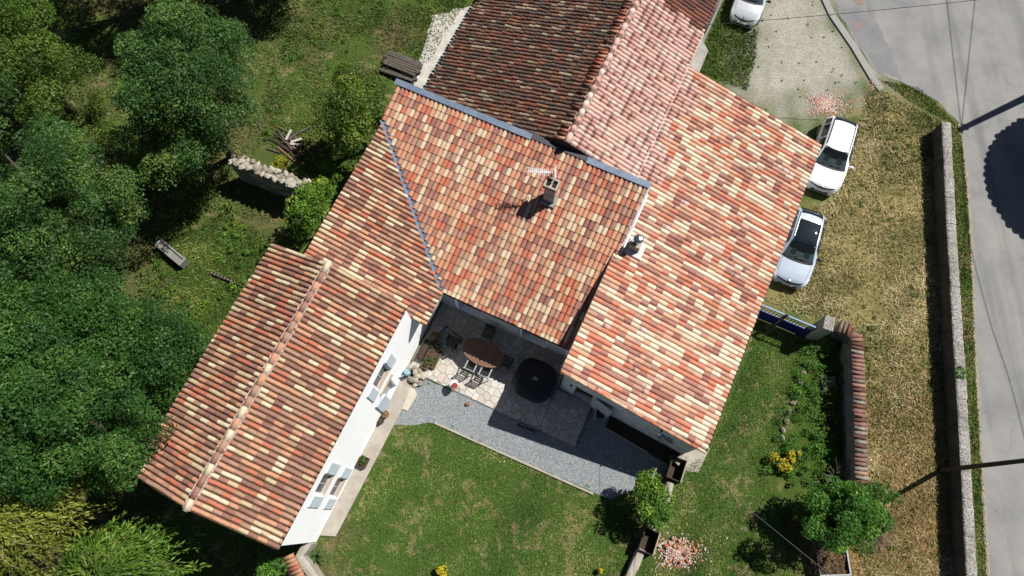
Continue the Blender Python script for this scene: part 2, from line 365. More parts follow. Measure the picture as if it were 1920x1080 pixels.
# pale rock strip behind the barn
cw = MB().prism(wob(px((812, 30), (885, 10), (905, 20), (810, 190), (765, 165), (790, 95)), .12, .4), -.05, .02)
part('bare_rock', cw, mat('chalk_rock', lin((214, 210, 200)), .95, .14, 4, dirt=lin((150, 144, 128)), dirt_amt=.6, dirt_scale=2.5, bmp=.5), None, kind='structure')
cw = MB().prism([W(5.65, 4.9)[:2], W(6.5, 5.2)[:2], W(6.6, 6.4)[:2], W(5.75, 6.4)[:2]], -.05, .012)
part('gravel_patch', cw, MATS['concrete'], None, kind='structure')

bdp = [W(*p)[:2] for p in ((2.1, 5.86), (2.1, 5.25), (5.3, 4.95), (5.5, 5.62))]
sheet('flower_bed', bdp, .012, mat('dark_bed_soil', lin((58, 50, 40)), .95, .3, 10, bmp=.6))
eb2 = MB(); p0, p1 = W(2.1, 5.25, .04), W(4.2, 5.05, .04); eb2.bar(p0, p1, .05, .1)
part('edging', eb2, CONC, None, kind='structure')
# terrace with crazy paving: every flag its own piece
TB = 0.05
terr = link('terrace', MB().prism([W(*p)[:2] for p in ((-7.05, 4.35), (-6.35, 3.9), (1.2, 3.92), (1.2, 5.96), (-.5, 6.1), (-.5, 7.45), (-7.05, 7.45))], -.05, TB).mesh('terrace', mat('paving_joint', lin((158, 149, 136)), .95, .2, 10)), kind='structure')
def clip(poly, a, b, c):          # keep a*x+b*y<=c
    out = []
    for i in range(len(poly)):
        p, q = poly[i], poly[(i+1) % len(poly)]; dp = a*p[0]+b*p[1]-c; dq = a*q[0]+b*q[1]-c
        if dp <= 0: out.append(p)
        if dp*dq < 0: k = dp/(dp-dq); out.append((p[0]+(q[0]-p[0])*k, p[1]+(q[1]-p[1])*k))
    return out
rr = random.Random(11)
FLAG = [mat('flagstone_%s' % n, lin(c), .85, .1, 5, dirt=lin(d), dirt_amt=.4, dirt_scale=4) for n, c, d in (('cream', (212, 205, 194), (186, 176, 160)), ('buff', (204, 194, 178), (176, 164, 146)), ('pale', (218, 213, 205), (194, 187, 176)), ('grey', (198, 192, 184), (172, 164, 152)))]
def pave(t0, t1, s0, s1, step):
    pts = []
    n1 = int((t1-t0)/step)+1; n2 = int((s1-s0)/step)+1
    for i in range(-1, n1+1):
        for j in range(-1, n2+1):
            if rr.random() < .16: continue
            pts.append((t0+(i+.5+rr.uniform(-.5, .5))*step, s0+(j+.5+rr.uniform(-.5, .5))*step))
    for i, p in enumerate(pts):
        poly = [(t0, s0), (t1, s0), (t1, s1), (t0, s1)]
        for j, q in enumerate(pts):
            if j == i: continue
            dx, dy = q[0]-p[0], q[1]-p[1]; d2 = dx*dx+dy*dy
            if d2 > (step*3.5)**2: continue
            d = math.sqrt(d2); poly = clip(poly, dx/d, dy/d, (dx*(p[0]+q[0])/2+dy*(p[1]+q[1])/2)/d-.007)
            if len(poly) < 3: break
        if len(poly) < 3: continue
        ar = abs(sum(poly[k][0]*poly[(k+1) % len(poly)][1]-poly[(k+1) % len(poly)][0]*poly[k][1] for k in range(len(poly))))/2
        if ar < .012: continue
        z = TB+.018+rr.uniform(-.004, .006)
        part('flagstone', MB().prism([W(*c)[:2] for c in poly], TB-.01, z, .03), rr.choice(FLAG), terr)
pave(-7.0, -.56, 3.92, 7.42, .285); pave(-.54, 1.18, 3.94, 5.94, .285)
GZ = TB+.02                                            # walking level of the terrace

# ================================================================== ROOF TILES
def tile_base(r=.080, flat=.0225, L=.40, n=7, lift=.015, taper=.90, hump=.70):
    """one roman tile: barrel plus a gutter flange; x across, y down the slope, z up"""
    prof = []
    for k in range(n):
        a = math.pi*k/(n-1); prof.append((-math.cos(a)*r, math.sin(a)*r*hump))
    prof = [(-r-flat, -.010)]+prof+[(r+flat, -.010)]
    V = []
    for y, sc, dz in ((0, taper, -.004), (L, 1, lift)):
        for x, z in prof: V.append((x*sc if abs(x) <= r+1e-6 else x, y, z*sc+dz))
    m = len(prof)
    for x, z in prof: V.append((x, L, z+lift))           # own ring, so that the butt end keeps a crisp edge
    for x, z in prof: V.append((x*.88 if abs(x) <= r+1e-6 else x, L, max(z*.80-.012, -.03)+lift-.010))
    F = []; UV = []
    for i in range(m-1):
        F.append((i, m+i, m+i+1, i+1)); UV += [(i/(m-1), 0), (i/(m-1), 1), ((i+1)/(m-1), 1), ((i+1)/(m-1), 0)]
        F.append((2*m+i, 3*m+i, 3*m+i+1, 2*m+i+1)); UV += [(i/(m-1), 1), (i/(m-1), 1), ((i+1)/(m-1), 1), ((i+1)/(m-1), 1)]
    return np.array(V, float), np.array(F, int), np.array(UV, float)
class Roof:
    """collects the tiles of one house; the 300 that show largest become pieces, the rest one joined part"""
    def __init__(s, base, pal): s.base = base; s.pal = pal; s.items = []
    def slope(s, O, A, D, wid, length, pitch, row, choose, keep=None, end=None, jit=.0, roofobj=None):
        O, A, D = Vector(O), Vector(A).normalized(), Vector(D).normalized(); Nn = A.cross(D)
        if Nn.z < 0: Nn = -Nn
        pitch = wid/max(1, round(wid/pitch))
        for i in range(int(round(wid/pitch))):
            xa = (i+.5)*pitch
            lim = end(xa) if end else length
            k = 0; prev = None
            while k*row < lim-.05:
                y = k*row; ly = min(row, lim-y)
                p = O+A*xa+D*y
                if (keep is None or keep(xa, y+ly*.5)):
                    nw = choose(xa, y); prev = prev if (prev is not None and random.random() < .12 and abs(prev-nw) < 7) else nw
                    if not (ly < row*.35 and k > 0):
                        s.items.append((p+A*random.gauss(0, jit)+D*random.gauss(0, jit*1.4), A, D, Nn, ly/row if ly < row-.01 else 1.0, prev, random.gauss(0, jit*2.0), roofobj))
                k += 1
    def build(s, house, off, nmax=300):
        V, F, UV = s.base
        campos = Vector((0, 0, CAM_H))
        def score(it):
            w = Vector(W(it[0].x, it[0].y, it[0].z)); d = w-campos
            f = Vector((0, ST, -CT)); dep = d.dot(f); x = d.x/dep*FPX; y = d.dot(Vector((0, CT, ST)))/dep*FPX
            return d.length+(1000 if abs(x) > 960 or abs(y) > 540 else 0)
        order = sorted(range(len(s.items)), key=lambda i: score(s.items[i]))
        meshes = [np_mesh('tile', V, F, m, uv=UV) for m in s.pal]
        byroof = {}
        for n, i in enumerate(order):
            p, A, D, Nn, ly, mi, rot, ro = s.items[i]
            R = Matrix((A, D, Nn)).transposed()
            if rot: R = R @ Matrix.Rotation(rot, 3, 'Z')
            if n < nmax:
                o = bpy.data.objects.new('tile', meshes[mi]); COL.objects.link(o); o.parent = ro
                M = R.to_4x4() @ Matrix.Diagonal((1, ly, 1, 1)); M.translation = p-Vector(off); o.matrix_local = M
            else: byroof.setdefault(ro, []).append((p-Vector(off), R, ly, mi))
        for ro, lst in byroof.items():
            P_ = np.array([tuple(q[0]) for q in lst]); R_ = np.array([[list(r) for r in q[1]] for q in lst]); l_ = np.array([q[2] for q in lst]); m_ = np.array([q[3] for q in lst])
            VV = np.repeat(V[None], len(lst), 0); VV[:, :, 1] *= l_[:, None]
            VV = np.einsum('nij,nkj->nki', R_, VV)+P_[:, None]
            FF = F[None]+(np.arange(len(lst))*len(V))[:, None, None]
            me = np_mesh('roof_tiles', VV.reshape(-1, 3), FF.reshape(-1, 4), s.pal, uv=np.tile(UV, (len(lst), 1)), mi=np.repeat(m_, len(F)))
            link('roof_tiles', me, ro, 'stuff')
def pal(prefix, cols, soot=0, moss=.2): return [tile_mat(prefix+'_tile_%d' % i, lin(c), (soot if not hasattr(soot, '__len__') else soot[i]), moss) for i, c in enumerate(cols)]
CREAM, CREAM2, TERRA, RED, BROWN, TAN, ROSE = (226, 202, 170), (214, 184, 150), (212, 156, 124), (200, 120, 92), (156, 108, 96), (186, 142, 120), (170, 120, 106)
NEWPAL = pal('new', [CREAM, CREAM2, TERRA, RED, BROWN, TAN, ROSE], 0, .18)
BRIGHTPAL = pal('bright', [(240, 220, 192), (228, 204, 176), (224, 172, 142), (212, 134, 106), (168, 114, 100), (198, 152, 128), (180, 128, 112)], 0, .1)
OLDPAL = pal('aged', [(226, 208, 176), (210, 186, 150), (206, 152, 120), (196, 118, 92), (150, 108, 94), (180, 140, 118), (164, 120, 104)], 0, .42)
PINK = pal('pink', [(228, 186, 170), (220, 172, 158), (234, 204, 188), (210, 158, 142)], [0, .75, .5, .85], .12)
DARKP = pal('lichen', [(126, 94, 78), (104, 80, 68), (152, 108, 86), (160, 142, 118), (136, 86, 70), (108, 94, 84), (182, 162, 136)], 0, .65)
BROWNP = pal('brown_old', [(134, 84, 68), (116, 74, 62), (150, 98, 78), (100, 68, 58)], 0, .6)
def pick(w):
    cum = np.cumsum(w)/sum(w)
    return lambda *a: int(np.searchsorted(cum, random.random()))
TILE = tile_base(.084, .0185, .40, 8, .021, .90, .74); OLDTILE = tile_base(.076, .004, .40, 8, .013, .92, .92); PITCH, ROW = .205, .36
CAN = tile_base(.076, .006, .36, 7, .026, .84, .85)
def unit(a): return Vector(a).normalized()
def deck(name, pts, house, off, th=.09, up=-.034):
    """roof boarding under the tiles: pts are corners (t,s,z)"""
    mb = MB(); n = len(pts)
    mb.add([(p[0], p[1], p[2]+up) for p in pts]+[(p[0], p[1], p[2]-th) for p in pts], [tuple(range(n)), tuple(range(2*n-1, n-1, -1))]+[(i, n+i, n+(i+1) % n, (i+1) % n) for i in range(n)])
    return part(name, mb, DECK, house, off)
def house_root(name, t, s, label, cat='house'):
    return empty(name, W(t, s), ROTH, label, cat), (t, s, 0)
def halfpipe(a, b, r, n=7, up=Vector((0, 0, 1))):
    a, b = Vector(a), Vector(b); d = (b-a).normalized(); x = d.cross(up).normalized(); z = x.cross(d)
    V = []
    for p, q in ((a, 1.0), (b, .9)):
        for sc in (1, .84):
            V += [p+(x*math.cos(math.pi*k/(n-1))+z*math.sin(math.pi*k/(n-1)))*r*q*sc for k in range(n)]
    F = []
    for i in range(n-1):
        F += [(i, i+1, 2*n+i+1, 2*n+i), (n+i+1, n+i, 3*n+i, 3*n+i+1), (i+1, i, n+i, n+i+1), (2*n+i, 2*n+i+1, 3*n+i+1, 3*n+i)]
    F += [(0, 2*n, 3*n, n), (n-1, 2*n-1, 4*n-1, 3*n-1)]
    return MB().add(V, F)
def ridge(a, b, L, r, mats, parent, off, lap=.03):
    a, b = Vector(a), Vector(b); n = int((b-a).length/L); d = (b-a)/n
    for i in range(n):
        o = part('ridge_tile', halfpipe(a+d*i-d.normalized()*lap, a+d*(i+1)+Vector((0, 0, .008)), r*random.uniform(.96, 1.04)), random.choice(mats), parent, off, True)
        me = o.data; u = me.uv_layers.new(name='uv')
    return
def mortar_bed(a, b, parent, off, m, w=.26, seed=1):
    rr = random.Random(seed); a, b = Vector(a), Vector(b); L = (b-a).length; n = int(L/.11); d = (b-a).normalized(); x = d.cross(Vector((0, 0, 1))).normalized()
    mb = MB()
    for i in range(n):
        c = a+d*(i+.5)*L/n
        ww = w*rr.uniform(.82, 1.16)
        mb.box(c+x*rr.uniform(-.02, .02)-Vector((0, 0, .03)), (ww, .12, .10), M=Matrix((x, d, Vector((0, 0, 1)))).transposed())
    return part('mortar', mb, m, parent, off)
def gutter(a, b, parent, off, m=GUTTER, r=.06):
    a, b = Vector(a), Vector(b)
    mb = halfpipe(a, b, r, 7, Vector((0, 0, -1))); return part('gutter', mb, m, parent, off, True)

# ------------------------------------------------------------------ long white house (west range)
A_E, A_R, A_W, A_S0, A_S1 = -7.06, -10.2, -13.0, -4.38, 5.48
AZE, AZR = 5.40, 6.50; AK = (AZR-AZE)/(A_E-A_R); AZW = AZR-AK*(A_R-A_W)
hA, oA = house_root('long_house', -10, .5, 'long white rendered house with ridged mottled tile roof and pale blue shutters')
def shell(parent, off, poly, zs, m, name='wall', z0=-.1):
    return part(name, MB().prism(poly, z0, zs), m, parent, off)
wA = MB()
tE, tW, s0, s1 = -7.11, -12.85, A_S0+.1, A_S1-.1
prof = [(tE, -.1), (tE, AZE-.08), (A_R, AZR-.12), (tW, AZW-.08), (tW, -.1)]
wA.add([(t, s0, z) for t, z in prof]+[(t, s1, z) for t, z in prof], [(0, 1, 2, 3, 4), (9, 8, 7, 6, 5)]+[(i, i+5, (i+1) % 5+5, (i+1) % 5) for i in range(5)])
part('wall', wA, WHITE, hA, oA)
rA1 = deck('roof', [(A_R, A_S0, AZR), (A_R, A_S1, AZR), (A_E, A_S1, AZE), (A_E, A_S0, AZE)], hA, oA, up=-.008)
rA2 = deck('roof', [(A_R, A_S1, AZR), (A_R, A_S0, AZR), (A_W, A_S0, AZW), (A_W, A_S1, AZW)], hA, oA, up=-.008)
RA = Roof(OLDTILE, OLDPAL)
LA = A_S1-A_S0
wE = pick([11, 8, 22, 12, 12, 20, 16])
RA.slope((A_R, A_S0, AZR), (0, 1, 0), (1, 0, -AK), LA, math.hypot(A_E-A_R, AZR-AZE)+.05, PITCH, ROW, wE, jit=.005, roofobj=rA1)
RA.slope((A_R, A_S1, AZR), (0, -1, 0), (-1, 0, -AK), LA, math.hypot(A_R-A_W, AZR-AZW)+.05, PITCH, ROW, wE, jit=.005, roofobj=rA2)
RA.build(hA, oA)
mortar_bed((A_R, A_S0, AZR+.04), (A_R, A_S1, AZR+.04), hA, oA, MORTAR, .30, 3)
ridge((A_R, A_S0-.02, AZR+.03), (A_R, A_S1+.02, AZR+.03), .42, .125, [OLDPAL[k] for k in (0, 0, 2, 2, 3, 5, 6)], hA, oA)
gutter((A_E+.03, A_S0, AZE-.05), (A_E+.03, A_S1, AZE-.05), hA, oA, GUTTER, .045)
def shutter(parent, off, c, axis, w, h, m=SHUT, ang=0, n=4, th=.035):
    """ledged shutter leaf; c is the middle of its hinge edge foot, it runs along axis"""
    ax = Vector(axis).normalized(); nz = Vector((0, 0, 1)); ou = ax.cross(nz)
    o = bpy.data.objects.new('shutter', None)
    mb = MB(); M = Matrix((ax, ou, nz)).transposed(); c = Vector(c)
    for i in range(n):
        mb.box(c+ax*(w*(i+.5)/n)+nz*h/2, (w/n-.004, th, h), M=M)
    o = part('shutter', mb, m, parent, off)
    for z in (.14, .86):
        hb = MB().box(c+ax*.02+nz*h*z+ou*(th*.5+.006), (.05, .012, .02), M=M)
        part('hinge', hb, BLACK, o, None if off is None else off)
    return o
def window(parent, off, plane, a0, a1, z0, z1, sgn, m_frame=SHUTW, deep=.16):
    """opening in a wall on axis 't' (plane t=const) facing +t; frame, pane and sill set in it"""
    tpl = plane
    fr = MB(); w = a1-a0; h = z1-z0
    # reveal box: dark recess drawn as a shallow frame standing on the wall face
    for (sa, sb, za, zb) in ((a0-.05, a0, z0, z1), (a1, a1+.05, z0, z1), (a0-.05, a1+.05, z1, z1+.06)): fr.box((tpl+.02*sgn, (sa+sb)/2, (za+zb)/2), (.06, sb-sa, zb-za))
    o = part('window', fr, m_frame, parent, off)
    pn = MB()
    for i in range(2): pn.box((tpl+.012*sgn, a0+w*(i+.5)/2, (z0+z1)/2), (.012, w/2-.05, h-.08))
    part('pane', pn, GLASS, o, off)
    mu = MB(); mu.box((tpl+.018*sgn, (a0+a1)/2, (z0+z1)/2), (.03, .05, h))
    for z in (z0+.03, z0+h*.5, z1-.03): mu.box((tpl+.016*sgn, (a0+a1)/2, z), (.022, w, .045))
    part('frame', mu, SHUTW, o, off)
    sl = MB().box((tpl+.10*sgn, (a0+a1)/2, z0-.04), (.24, w+.16, .07)); part('sill', sl, mat('sill_stone', lin((206, 190, 168)), .9, .12, 6), o, off)
    return o
# cut openings as real recesses: dark room boxes are set into the wall with a boolean
def cut(wall, boxes, off):
    bm = MB()
    for c, d in boxes: bm.box(c, d)
    bm.off(off); cu = bpy.data.objects.new('cutter', bm.mesh('cutter', None)); COL.objects.link(cu); cu.parent = wall.parent
    m = wall.modifiers.new('openings', 'BOOLEAN'); m.object = cu; m.operation = 'DIFFERENCE'; m.solver = 'EXACT'
    bpy.context.view_layer.update(); dg = bpy.context.evaluated_depsgraph_get()
    me = bpy.data.meshes.new_from_object(wall.evaluated_get(dg)); wall.modifiers.clear(); wall.data = me
    bpy.data.objects.remove(cu)
def open_window(parent, off, t, a0, a1, z0, z1, lintel=True):
    """glazed sashes set back in a cut opening on a wall facing +t"""
    w = a1-a0; h = z1-z0; tp = t-.13
    fr = MB()
    for a in (a0+.02, (a0+a1)/2, a1-.02): fr.box((tp, a, (z0+z1)/2), (.03, .04, h))
    for z in (z0+.02, z1-.02): fr.box((tp-.002, (a0+a1)/2, z), (.026, w, .04))
    o = part('window', fr, SHUTW, parent, off)
    for i in range(2): part('pane', MB().box((tp-.012, a0+w*(.25+.5*i), (z0+z1)/2), (.008, w/2-.02, h-.02)), GLASS, o, off)
    part('sill', MB().box((t-.055, (a0+a1)/2, z0-.022), (.15, w+.02, .06)), mat('sill_stone', lin((176, 158, 140), .7), .9, .12, 6), o, off, bev=.01)
    return o
wallA = [o for o in hA.children if o.name.startswith('wall')][0]
OPA = [(-2.27, -1.50, 2.75, 4.2), (2.30, 3.22, 2.75, 4.1), (-2.30, -1.52, .55, 1.95), (2.35, 3.0, .08, 2.05)]
cut(wallA, [((-7.3, (a+b)/2, (z0+z1)/2), (.6, b-a, z1-z0)) for a, b, z0, z1 in OPA], oA)
for a, b, z0, z1 in OPA[:3]: open_window(hA, oA, tE, a, b, z0, z1)
a, b, z0, z1 = OPA[3]
d = part('door', MB().box((-7.33, (a+b)/2, (z0+z1)/2), (.05, b-a, z1-z0)), mat('door_paint', lin((176, 186, 192)), .6), hA, oA)
part('handle', MB().box((-7.29, a+.1, 1.05), (.04, .03, .12)), BLACK, d, oA)
fx = tE+.03
for a, w in ((-1.44, .44), (-2.32-.48, .44)): shutter(hA, oA, (fx, a, 2.70), (0, 1, 0), w, 1.45)
for a, w in ((3.27, .46), (1.76, .46)): shutter(hA, oA, (fx, a, 2.68), (0, 1, 0), w, 1.35)
for a, w in ((-1.46, .44), (-2.82, .44)): shutter(hA, oA, (fx, a, .40), (0, 1, 0), w, 1.4)
shutter(hA, oA, (fx+.03, 1.68, .12), (.12, 1, 0), .62, 1.85, n=5)
part('lintel', MB().box((-7.07, 2.68, 2.16), (.09, .95, .14)), MATS['sill_stone'], hA, oA)

# ------------------------------------------------------------------ middle house (two slopes and a valley)
B_E, B_W, C_S, C_T, C_W, C_E = -6.55, -12.0, 7.1, 14.22, -12.1, -.42
BZ = 3.32; K = .272
bz = lambda t: BZ+K*(B_E-t)
cz = lambda s: BZ+K*(s-C_S)
vs_ = lambda t: C_S+(B_E-t)                 # valley: s at a given t
hC, oC = house_root('middle_house', -6.5, 10, 'middle courtyard house with mottled tile roof and zinc valley under the twin chimney')
cwall = MB().prism([(-11.9, 12.6), (-7.1, 5.5), (-7.1, 7.42), (-.4, 7.42), (-.4, 14.0), (-11.9, 14.0)][0:0] or [(-7.1, 7.42), (-.3, 7.42), (-.3, 14.0), (-7.1, 14.0)], -.1, [cz(7.42)-.1, cz(7.42)-.1, cz(14)-.1, cz(14)-.1])
wallC = part('wall', cwall, WHITE, hC, oC)
part('wall', MB().prism([(-11.85, 5.3), (-7.11, 5.3), (-7.11, 14.0), (-11.85, 14.0)], -.1, [bz(-11.85)-.1, bz(-7.11)-.1, bz(-7.11)-.1, bz(-11.85)-.1]), WHITE, hC, oC)
# roof boarding: west slope B and courtyard slope C meet in the valley
B0 = 5.42
rB = deck('roof', [(B_W, B0, bz(B_W)), (B_W, vs_(B_W), bz(B_W)), (B_E, vs_(B_E), BZ), (B_E, B0, BZ)], hC, oC, up=-.008)
rC = deck('roof', [(B_E, C_S, BZ), (C_E, C_S, BZ), (C_E, C_T, cz(C_T)), (C_W, C_T, cz(C_T)), (C_W, vs_(C_W)-.05, cz(vs_(C_W)-.05))], hC, oC)
RC = Roof(TILE, NEWPAL+OLDPAL)
wB = pick([8, 5, 11, 6, 7, 9, 7, 7, 4, 9, 6, 8, 10, 8]); wC = pick([13, 12, 31, 17, 7, 17, 12, 2, 2, 2, 1, 1, 1, 1])
kd = math.hypot(1, K)
RB = Roof(OLDTILE, NEWPAL+OLDPAL)
RB.slope((B_W, B0, bz(B_W)), (0, 1, 0), (1, 0, -K), vs_(B_W)-B0, 9, PITCH, ROW, wB, end=lambda xa: (min(B_E, B_E-(B0+xa-C_S))-.17-B_W)*kd if B0+xa > C_S else (B_E-B_W)*kd+.04, jit=.005, roofobj=rB)
RC.slope((C_W, C_T, cz(C_T)), (1, 0, 0), (0, -1, -K), C_E-C_W, 9, PITCH, ROW, wC, end=lambda xa: (C_T-max(C_S-.04, vs_(C_W+xa)+.06))*kd, jit=.004, roofobj=rC)
RC.build(hC, oC, 190); RB.build(hC, oC, 110)
# zinc: valley, head flashing in laps
vz = MB()
for sg, (dx, dz) in ((0, (0, 0)),):
    n = 14
    for i in range(n):
        p = [Vector((B_E+(B_W+.05-B_E)*k/n, vs_(B_E+(B_W+.05-B_E)*k/n), bz(B_E+(B_W+.05-B_E)*k/n)+.016)) for k in (i, i+1)]
        a = Vector((-.20, 0, .20*K+.01)); b = Vector((0, .14, .14*K+.01))
        vz.add([p[0]+a, p[0], p[0]+b, p[1]+b, p[1], p[1]+a], [(0, 1, 4, 5), (1, 2, 3, 4)])
part('valley_gutter', vz, mat('weathered_zinc', lin((112, 126, 148)), .75, .12, 3, dirt=lin((84, 92, 104)), dirt_amt=.5), hC, oC)
def flashing(t0, t1):
    n = max(1, round((t1-t0)/1.55)); 
    for i in range(n):
        a, b = t0+(t1-t0)*i/n, t0+(t1-t0)*(i+1)/n+.02
        zc_ = cz(C_T)+.105+.004*(i % 2)
        mb = MB().add([(a, C_T-.10, zc_-.03), (b, C_T-.10, zc_-.03), (b, C_T+.16, zc_+.02), (a, C_T+.16, zc_+.02), (a, C_T+.17, zc_-.16), (b, C_T+.17, zc_-.16)], [(0, 1, 2, 3), (3, 2, 5, 4)])
        part('zinc_flashing', mb, ZINC, hC, oC)
flashing(C_W-.12, -5.75); flashing(-3.2, C_E+.03)
part('parapet', MB().box(((C_W-5.75)/2, C_T+.06, cz(C_T)-.16), (5.75*1.09, .2, .4)), MORTAR, hC, oC)
mortar_bed((C_E+.03, 11.3, cz(11.3)+.02), (C_E+.03, C_T, cz(C_T)+.02), hC, oC, MORTARW, .09, 8)
gutter((B_E+.06, B0+.1, BZ-.05), (B_E+.06, C_S-.1, BZ-.05), hC, oC, mat('light_gutter', lin((150, 148, 146)), .5, metal=.3))
gutter((B_E+.1, C_S-.07, BZ-.05), (-.62, C_S-.07, BZ-.05), hC, oC, BLACK, .05)
# courtyard front: doors, shutters, dark openings (wall faces -s)
OPC = [(-6.15, -4.98, 0, 2.2), (-2.98, -1.78, .0, 2.2)]
cut(wallC, [(((a+b)/2, 7.5, (z0+z1)/2+.06), (b-a, .7, z1-z0)) for a, b, z0, z1 in OPC], oC)
for a, b, z0, z1 in OPC:
    o = part('glazed_door', MB().box(((a+b)/2, 7.72, 1.14), (.06, .05, 2.1)).box((a+.04, 7.72, 1.14), (.06, .05, 2.1)).box((b-.04, 7.72, 1.14), (.06, .05, 2.1)).box(((a+b)/2, 7.724, .25), (b-a, .042, .3)).box(((a+b)/2, 7.724, 2.16), (b-a, .042, .08)), SHUTW, hC, oC)
    for k in (0, 1): part('pane', MB().box((a+(b-a)*(.25+.5*k), 7.73, 1.27), ((b-a)/2-.03, .01, 1.75)), GLASS, o, oC)
for c, w in (((-6.98, 7.37, .12), .62), ((-4.92, 7.37, .12), .74), ((-4.16, 7.37, .12), 1.05), ((-1.72, 7.37, .12), .8)):
    shutter(hC, oC, c, (1, 0, 0), w, 2.05, SHUTW, n=max(4, int(w/.15)))
# chimneys
CHB = mat('chimney_render', lin((196, 186, 172)), .9, .15, 5, dirt=lin((120, 108, 94)), dirt_amt=.6, bmp=.4)
ct, cs = S(1031, 376, 4.5)
chz = cz(cs)
ch = MB().box((ct, cs, chz+.45), (.46, .40, 1.5)); oc_ = part('chimney', ch, CHB, hC, oC, bev=.01)
cap = MB()
zt = chz+1.2
cap.box((ct, cs, zt+.03), (.58, .52, .07))
for x in (-.25, 0, .25): cap.box((ct+x, cs, zt+.13), (.07, .48, .14))
for y in (-.2, .2): cap.box((ct, cs+y, zt+.134), (.56, .07, .14))
part('cap', cap, CHB, oc_, oC, bev=.006)
part('flue', MB().box((ct-.125, cs, zt+.07), (.17, .32, .02)).box((ct+.125, cs, zt+.07), (.17, .32, .02)), DARK, oc_, oC)
part('flashing', MB().box((ct, cs-.06, chz-.0), (.62, .62, .14)), mat('lead', lin((150, 146, 142)), .8), oc_, oC)
# tv aerial strapped to the chimney: thing of its own
aw = Vector(W(ct-.16, cs+.26, chz))
ae = empty('television_aerial', aw, 0, 'white television aerial on a mast strapped beside the twin flue chimney', 'aerial')
part('mast', MB().tube([(0, 0, -.1), (0, 0, 1.75)], .022, 8), GUTTER, ae)
WPL = mat('white_aerial', lin((232, 232, 236)), .4)
bd = Vector((-.98, .12, .02)); sd = Vector((.12, .98, 0))
part('boom', MB().bar(Vector((.2, -.03, 1.7)), Vector((.2, -.03, 1.7))+bd*1.05, .03), WPL, ae)
for i in range(11): part('element', MB().bar(Vector((0, 0, 1.71))+bd*(.12+.08*i)-sd*(.17-.004*i), Vector((0, 0, 1.71))+bd*(.12+.08*i)+sd*(.17-.004*i), .02), WPL, ae)
for k in (-1, 1): part('boom', MB().bar(Vector((.1, 0, 1.7)), Vector((0, 0, 1.73))+bd*1.0+sd*.10*k, .022), WPL, ae)
rf = MB()
for i in range(5): rf.bar((.12+.03*abs(i-2), -.28, 1.55+.08*i), (.12+.03*abs(i-2), .3, 1.55+.08*i), .016)
for y in (-.26, 0, .28): rf.bar((.18, y, 1.55), (.12, y, 1.87), .016)
part('reflector', rf, WPL, ae)
# ------------------------------------------------------------------ barn: dark slope, pink slope, brown slope
D_R, D_S = -4.22, 14.45
EK = .26
PKK = .36
ez = lambda t: 4.47-EK*(t+.6) if t >= -1.06 else 4.47+EK*.46-PKK*(t+1.06)            # shared plane of pink slope and east wing
DZR = ez(D_R); D_W, DZW = -11.7, 2.95; DK = (DZR-DZW)/(D_R-D_W)
D_E = -1.06; D_N = 30.0; PINKN = 23.0
hD, oD = house_root('barn', -6.5, 20, 'old barn with dark lichened tiles on one slope and pale pink tiles on the other', 'barn')
wD = MB(); pr = [(-.95, -.1), (-.95, ez(-.95)-.1), (D_R, DZR-.12), (-11.5, DZW), (-11.5, -.1)]
wD.add([(t, D_S+.2, z) for t, z in pr]+[(t, D_N-.2, z) for t, z in pr], [(0, 1, 2, 3, 4), (9, 8, 7, 6, 5)]+[(i, i+5, (i+1) % 5+5, (i+1) % 5) for i in range(5)])
part('wall', wD, GREYWALL, hD, oD)
rD1 = deck('roof', [(D_R, D_N, DZR), (D_R, D_S, DZR), (D_W, D_S, DZW), (D_W, D_N, DZW)], hD, oD, up=-.008)
rD2 = deck('roof', [(D_R, D_S, DZR), (D_R, D_N, DZR), (D_E, D_N, ez(D_E)), (D_E, D_S, ez(D_E))], hD, oD)
DP = DARKP+PINK+BROWNP
RD = Roof(CAN, DP)
wDk = pick([20, 18, 12, 6, 10, 12, 3]); wP = pick([35, 25, 18, 22]); wBr = pick([3, 3, 2, 2])
RD.slope((D_R, D_N, DZR), (0, -1, 0), (-1, 0, -DK), D_N-D_S, math.hypot(D_R-D_W, DZR-DZW)+.06, .2, .30, wDk, jit=.013, roofobj=rD1)
pl = math.hypot(1, EK); pk_l = math.hypot(1, PKK)
def pinkend(s): return (D_E-D_R)*pk_l+(.03 if s > 20.95 else .05)
def pk(xa, y): return 7+wP() if D_S+xa < PINKN+.12*math.sin(y*4) else 11+wBr()
RP = Roof(TILE, DP)
RP.slope((D_R, D_S, DZR), (0, 1, 0), (1, 0, -PKK), D_N-D_S, 9, .205, ROW, pk, end=lambda xa: pinkend(D_S+xa), jit=.005, roofobj=rD2)
RD.build(hD, oD, 150); RP.build(hD, oD, 150)
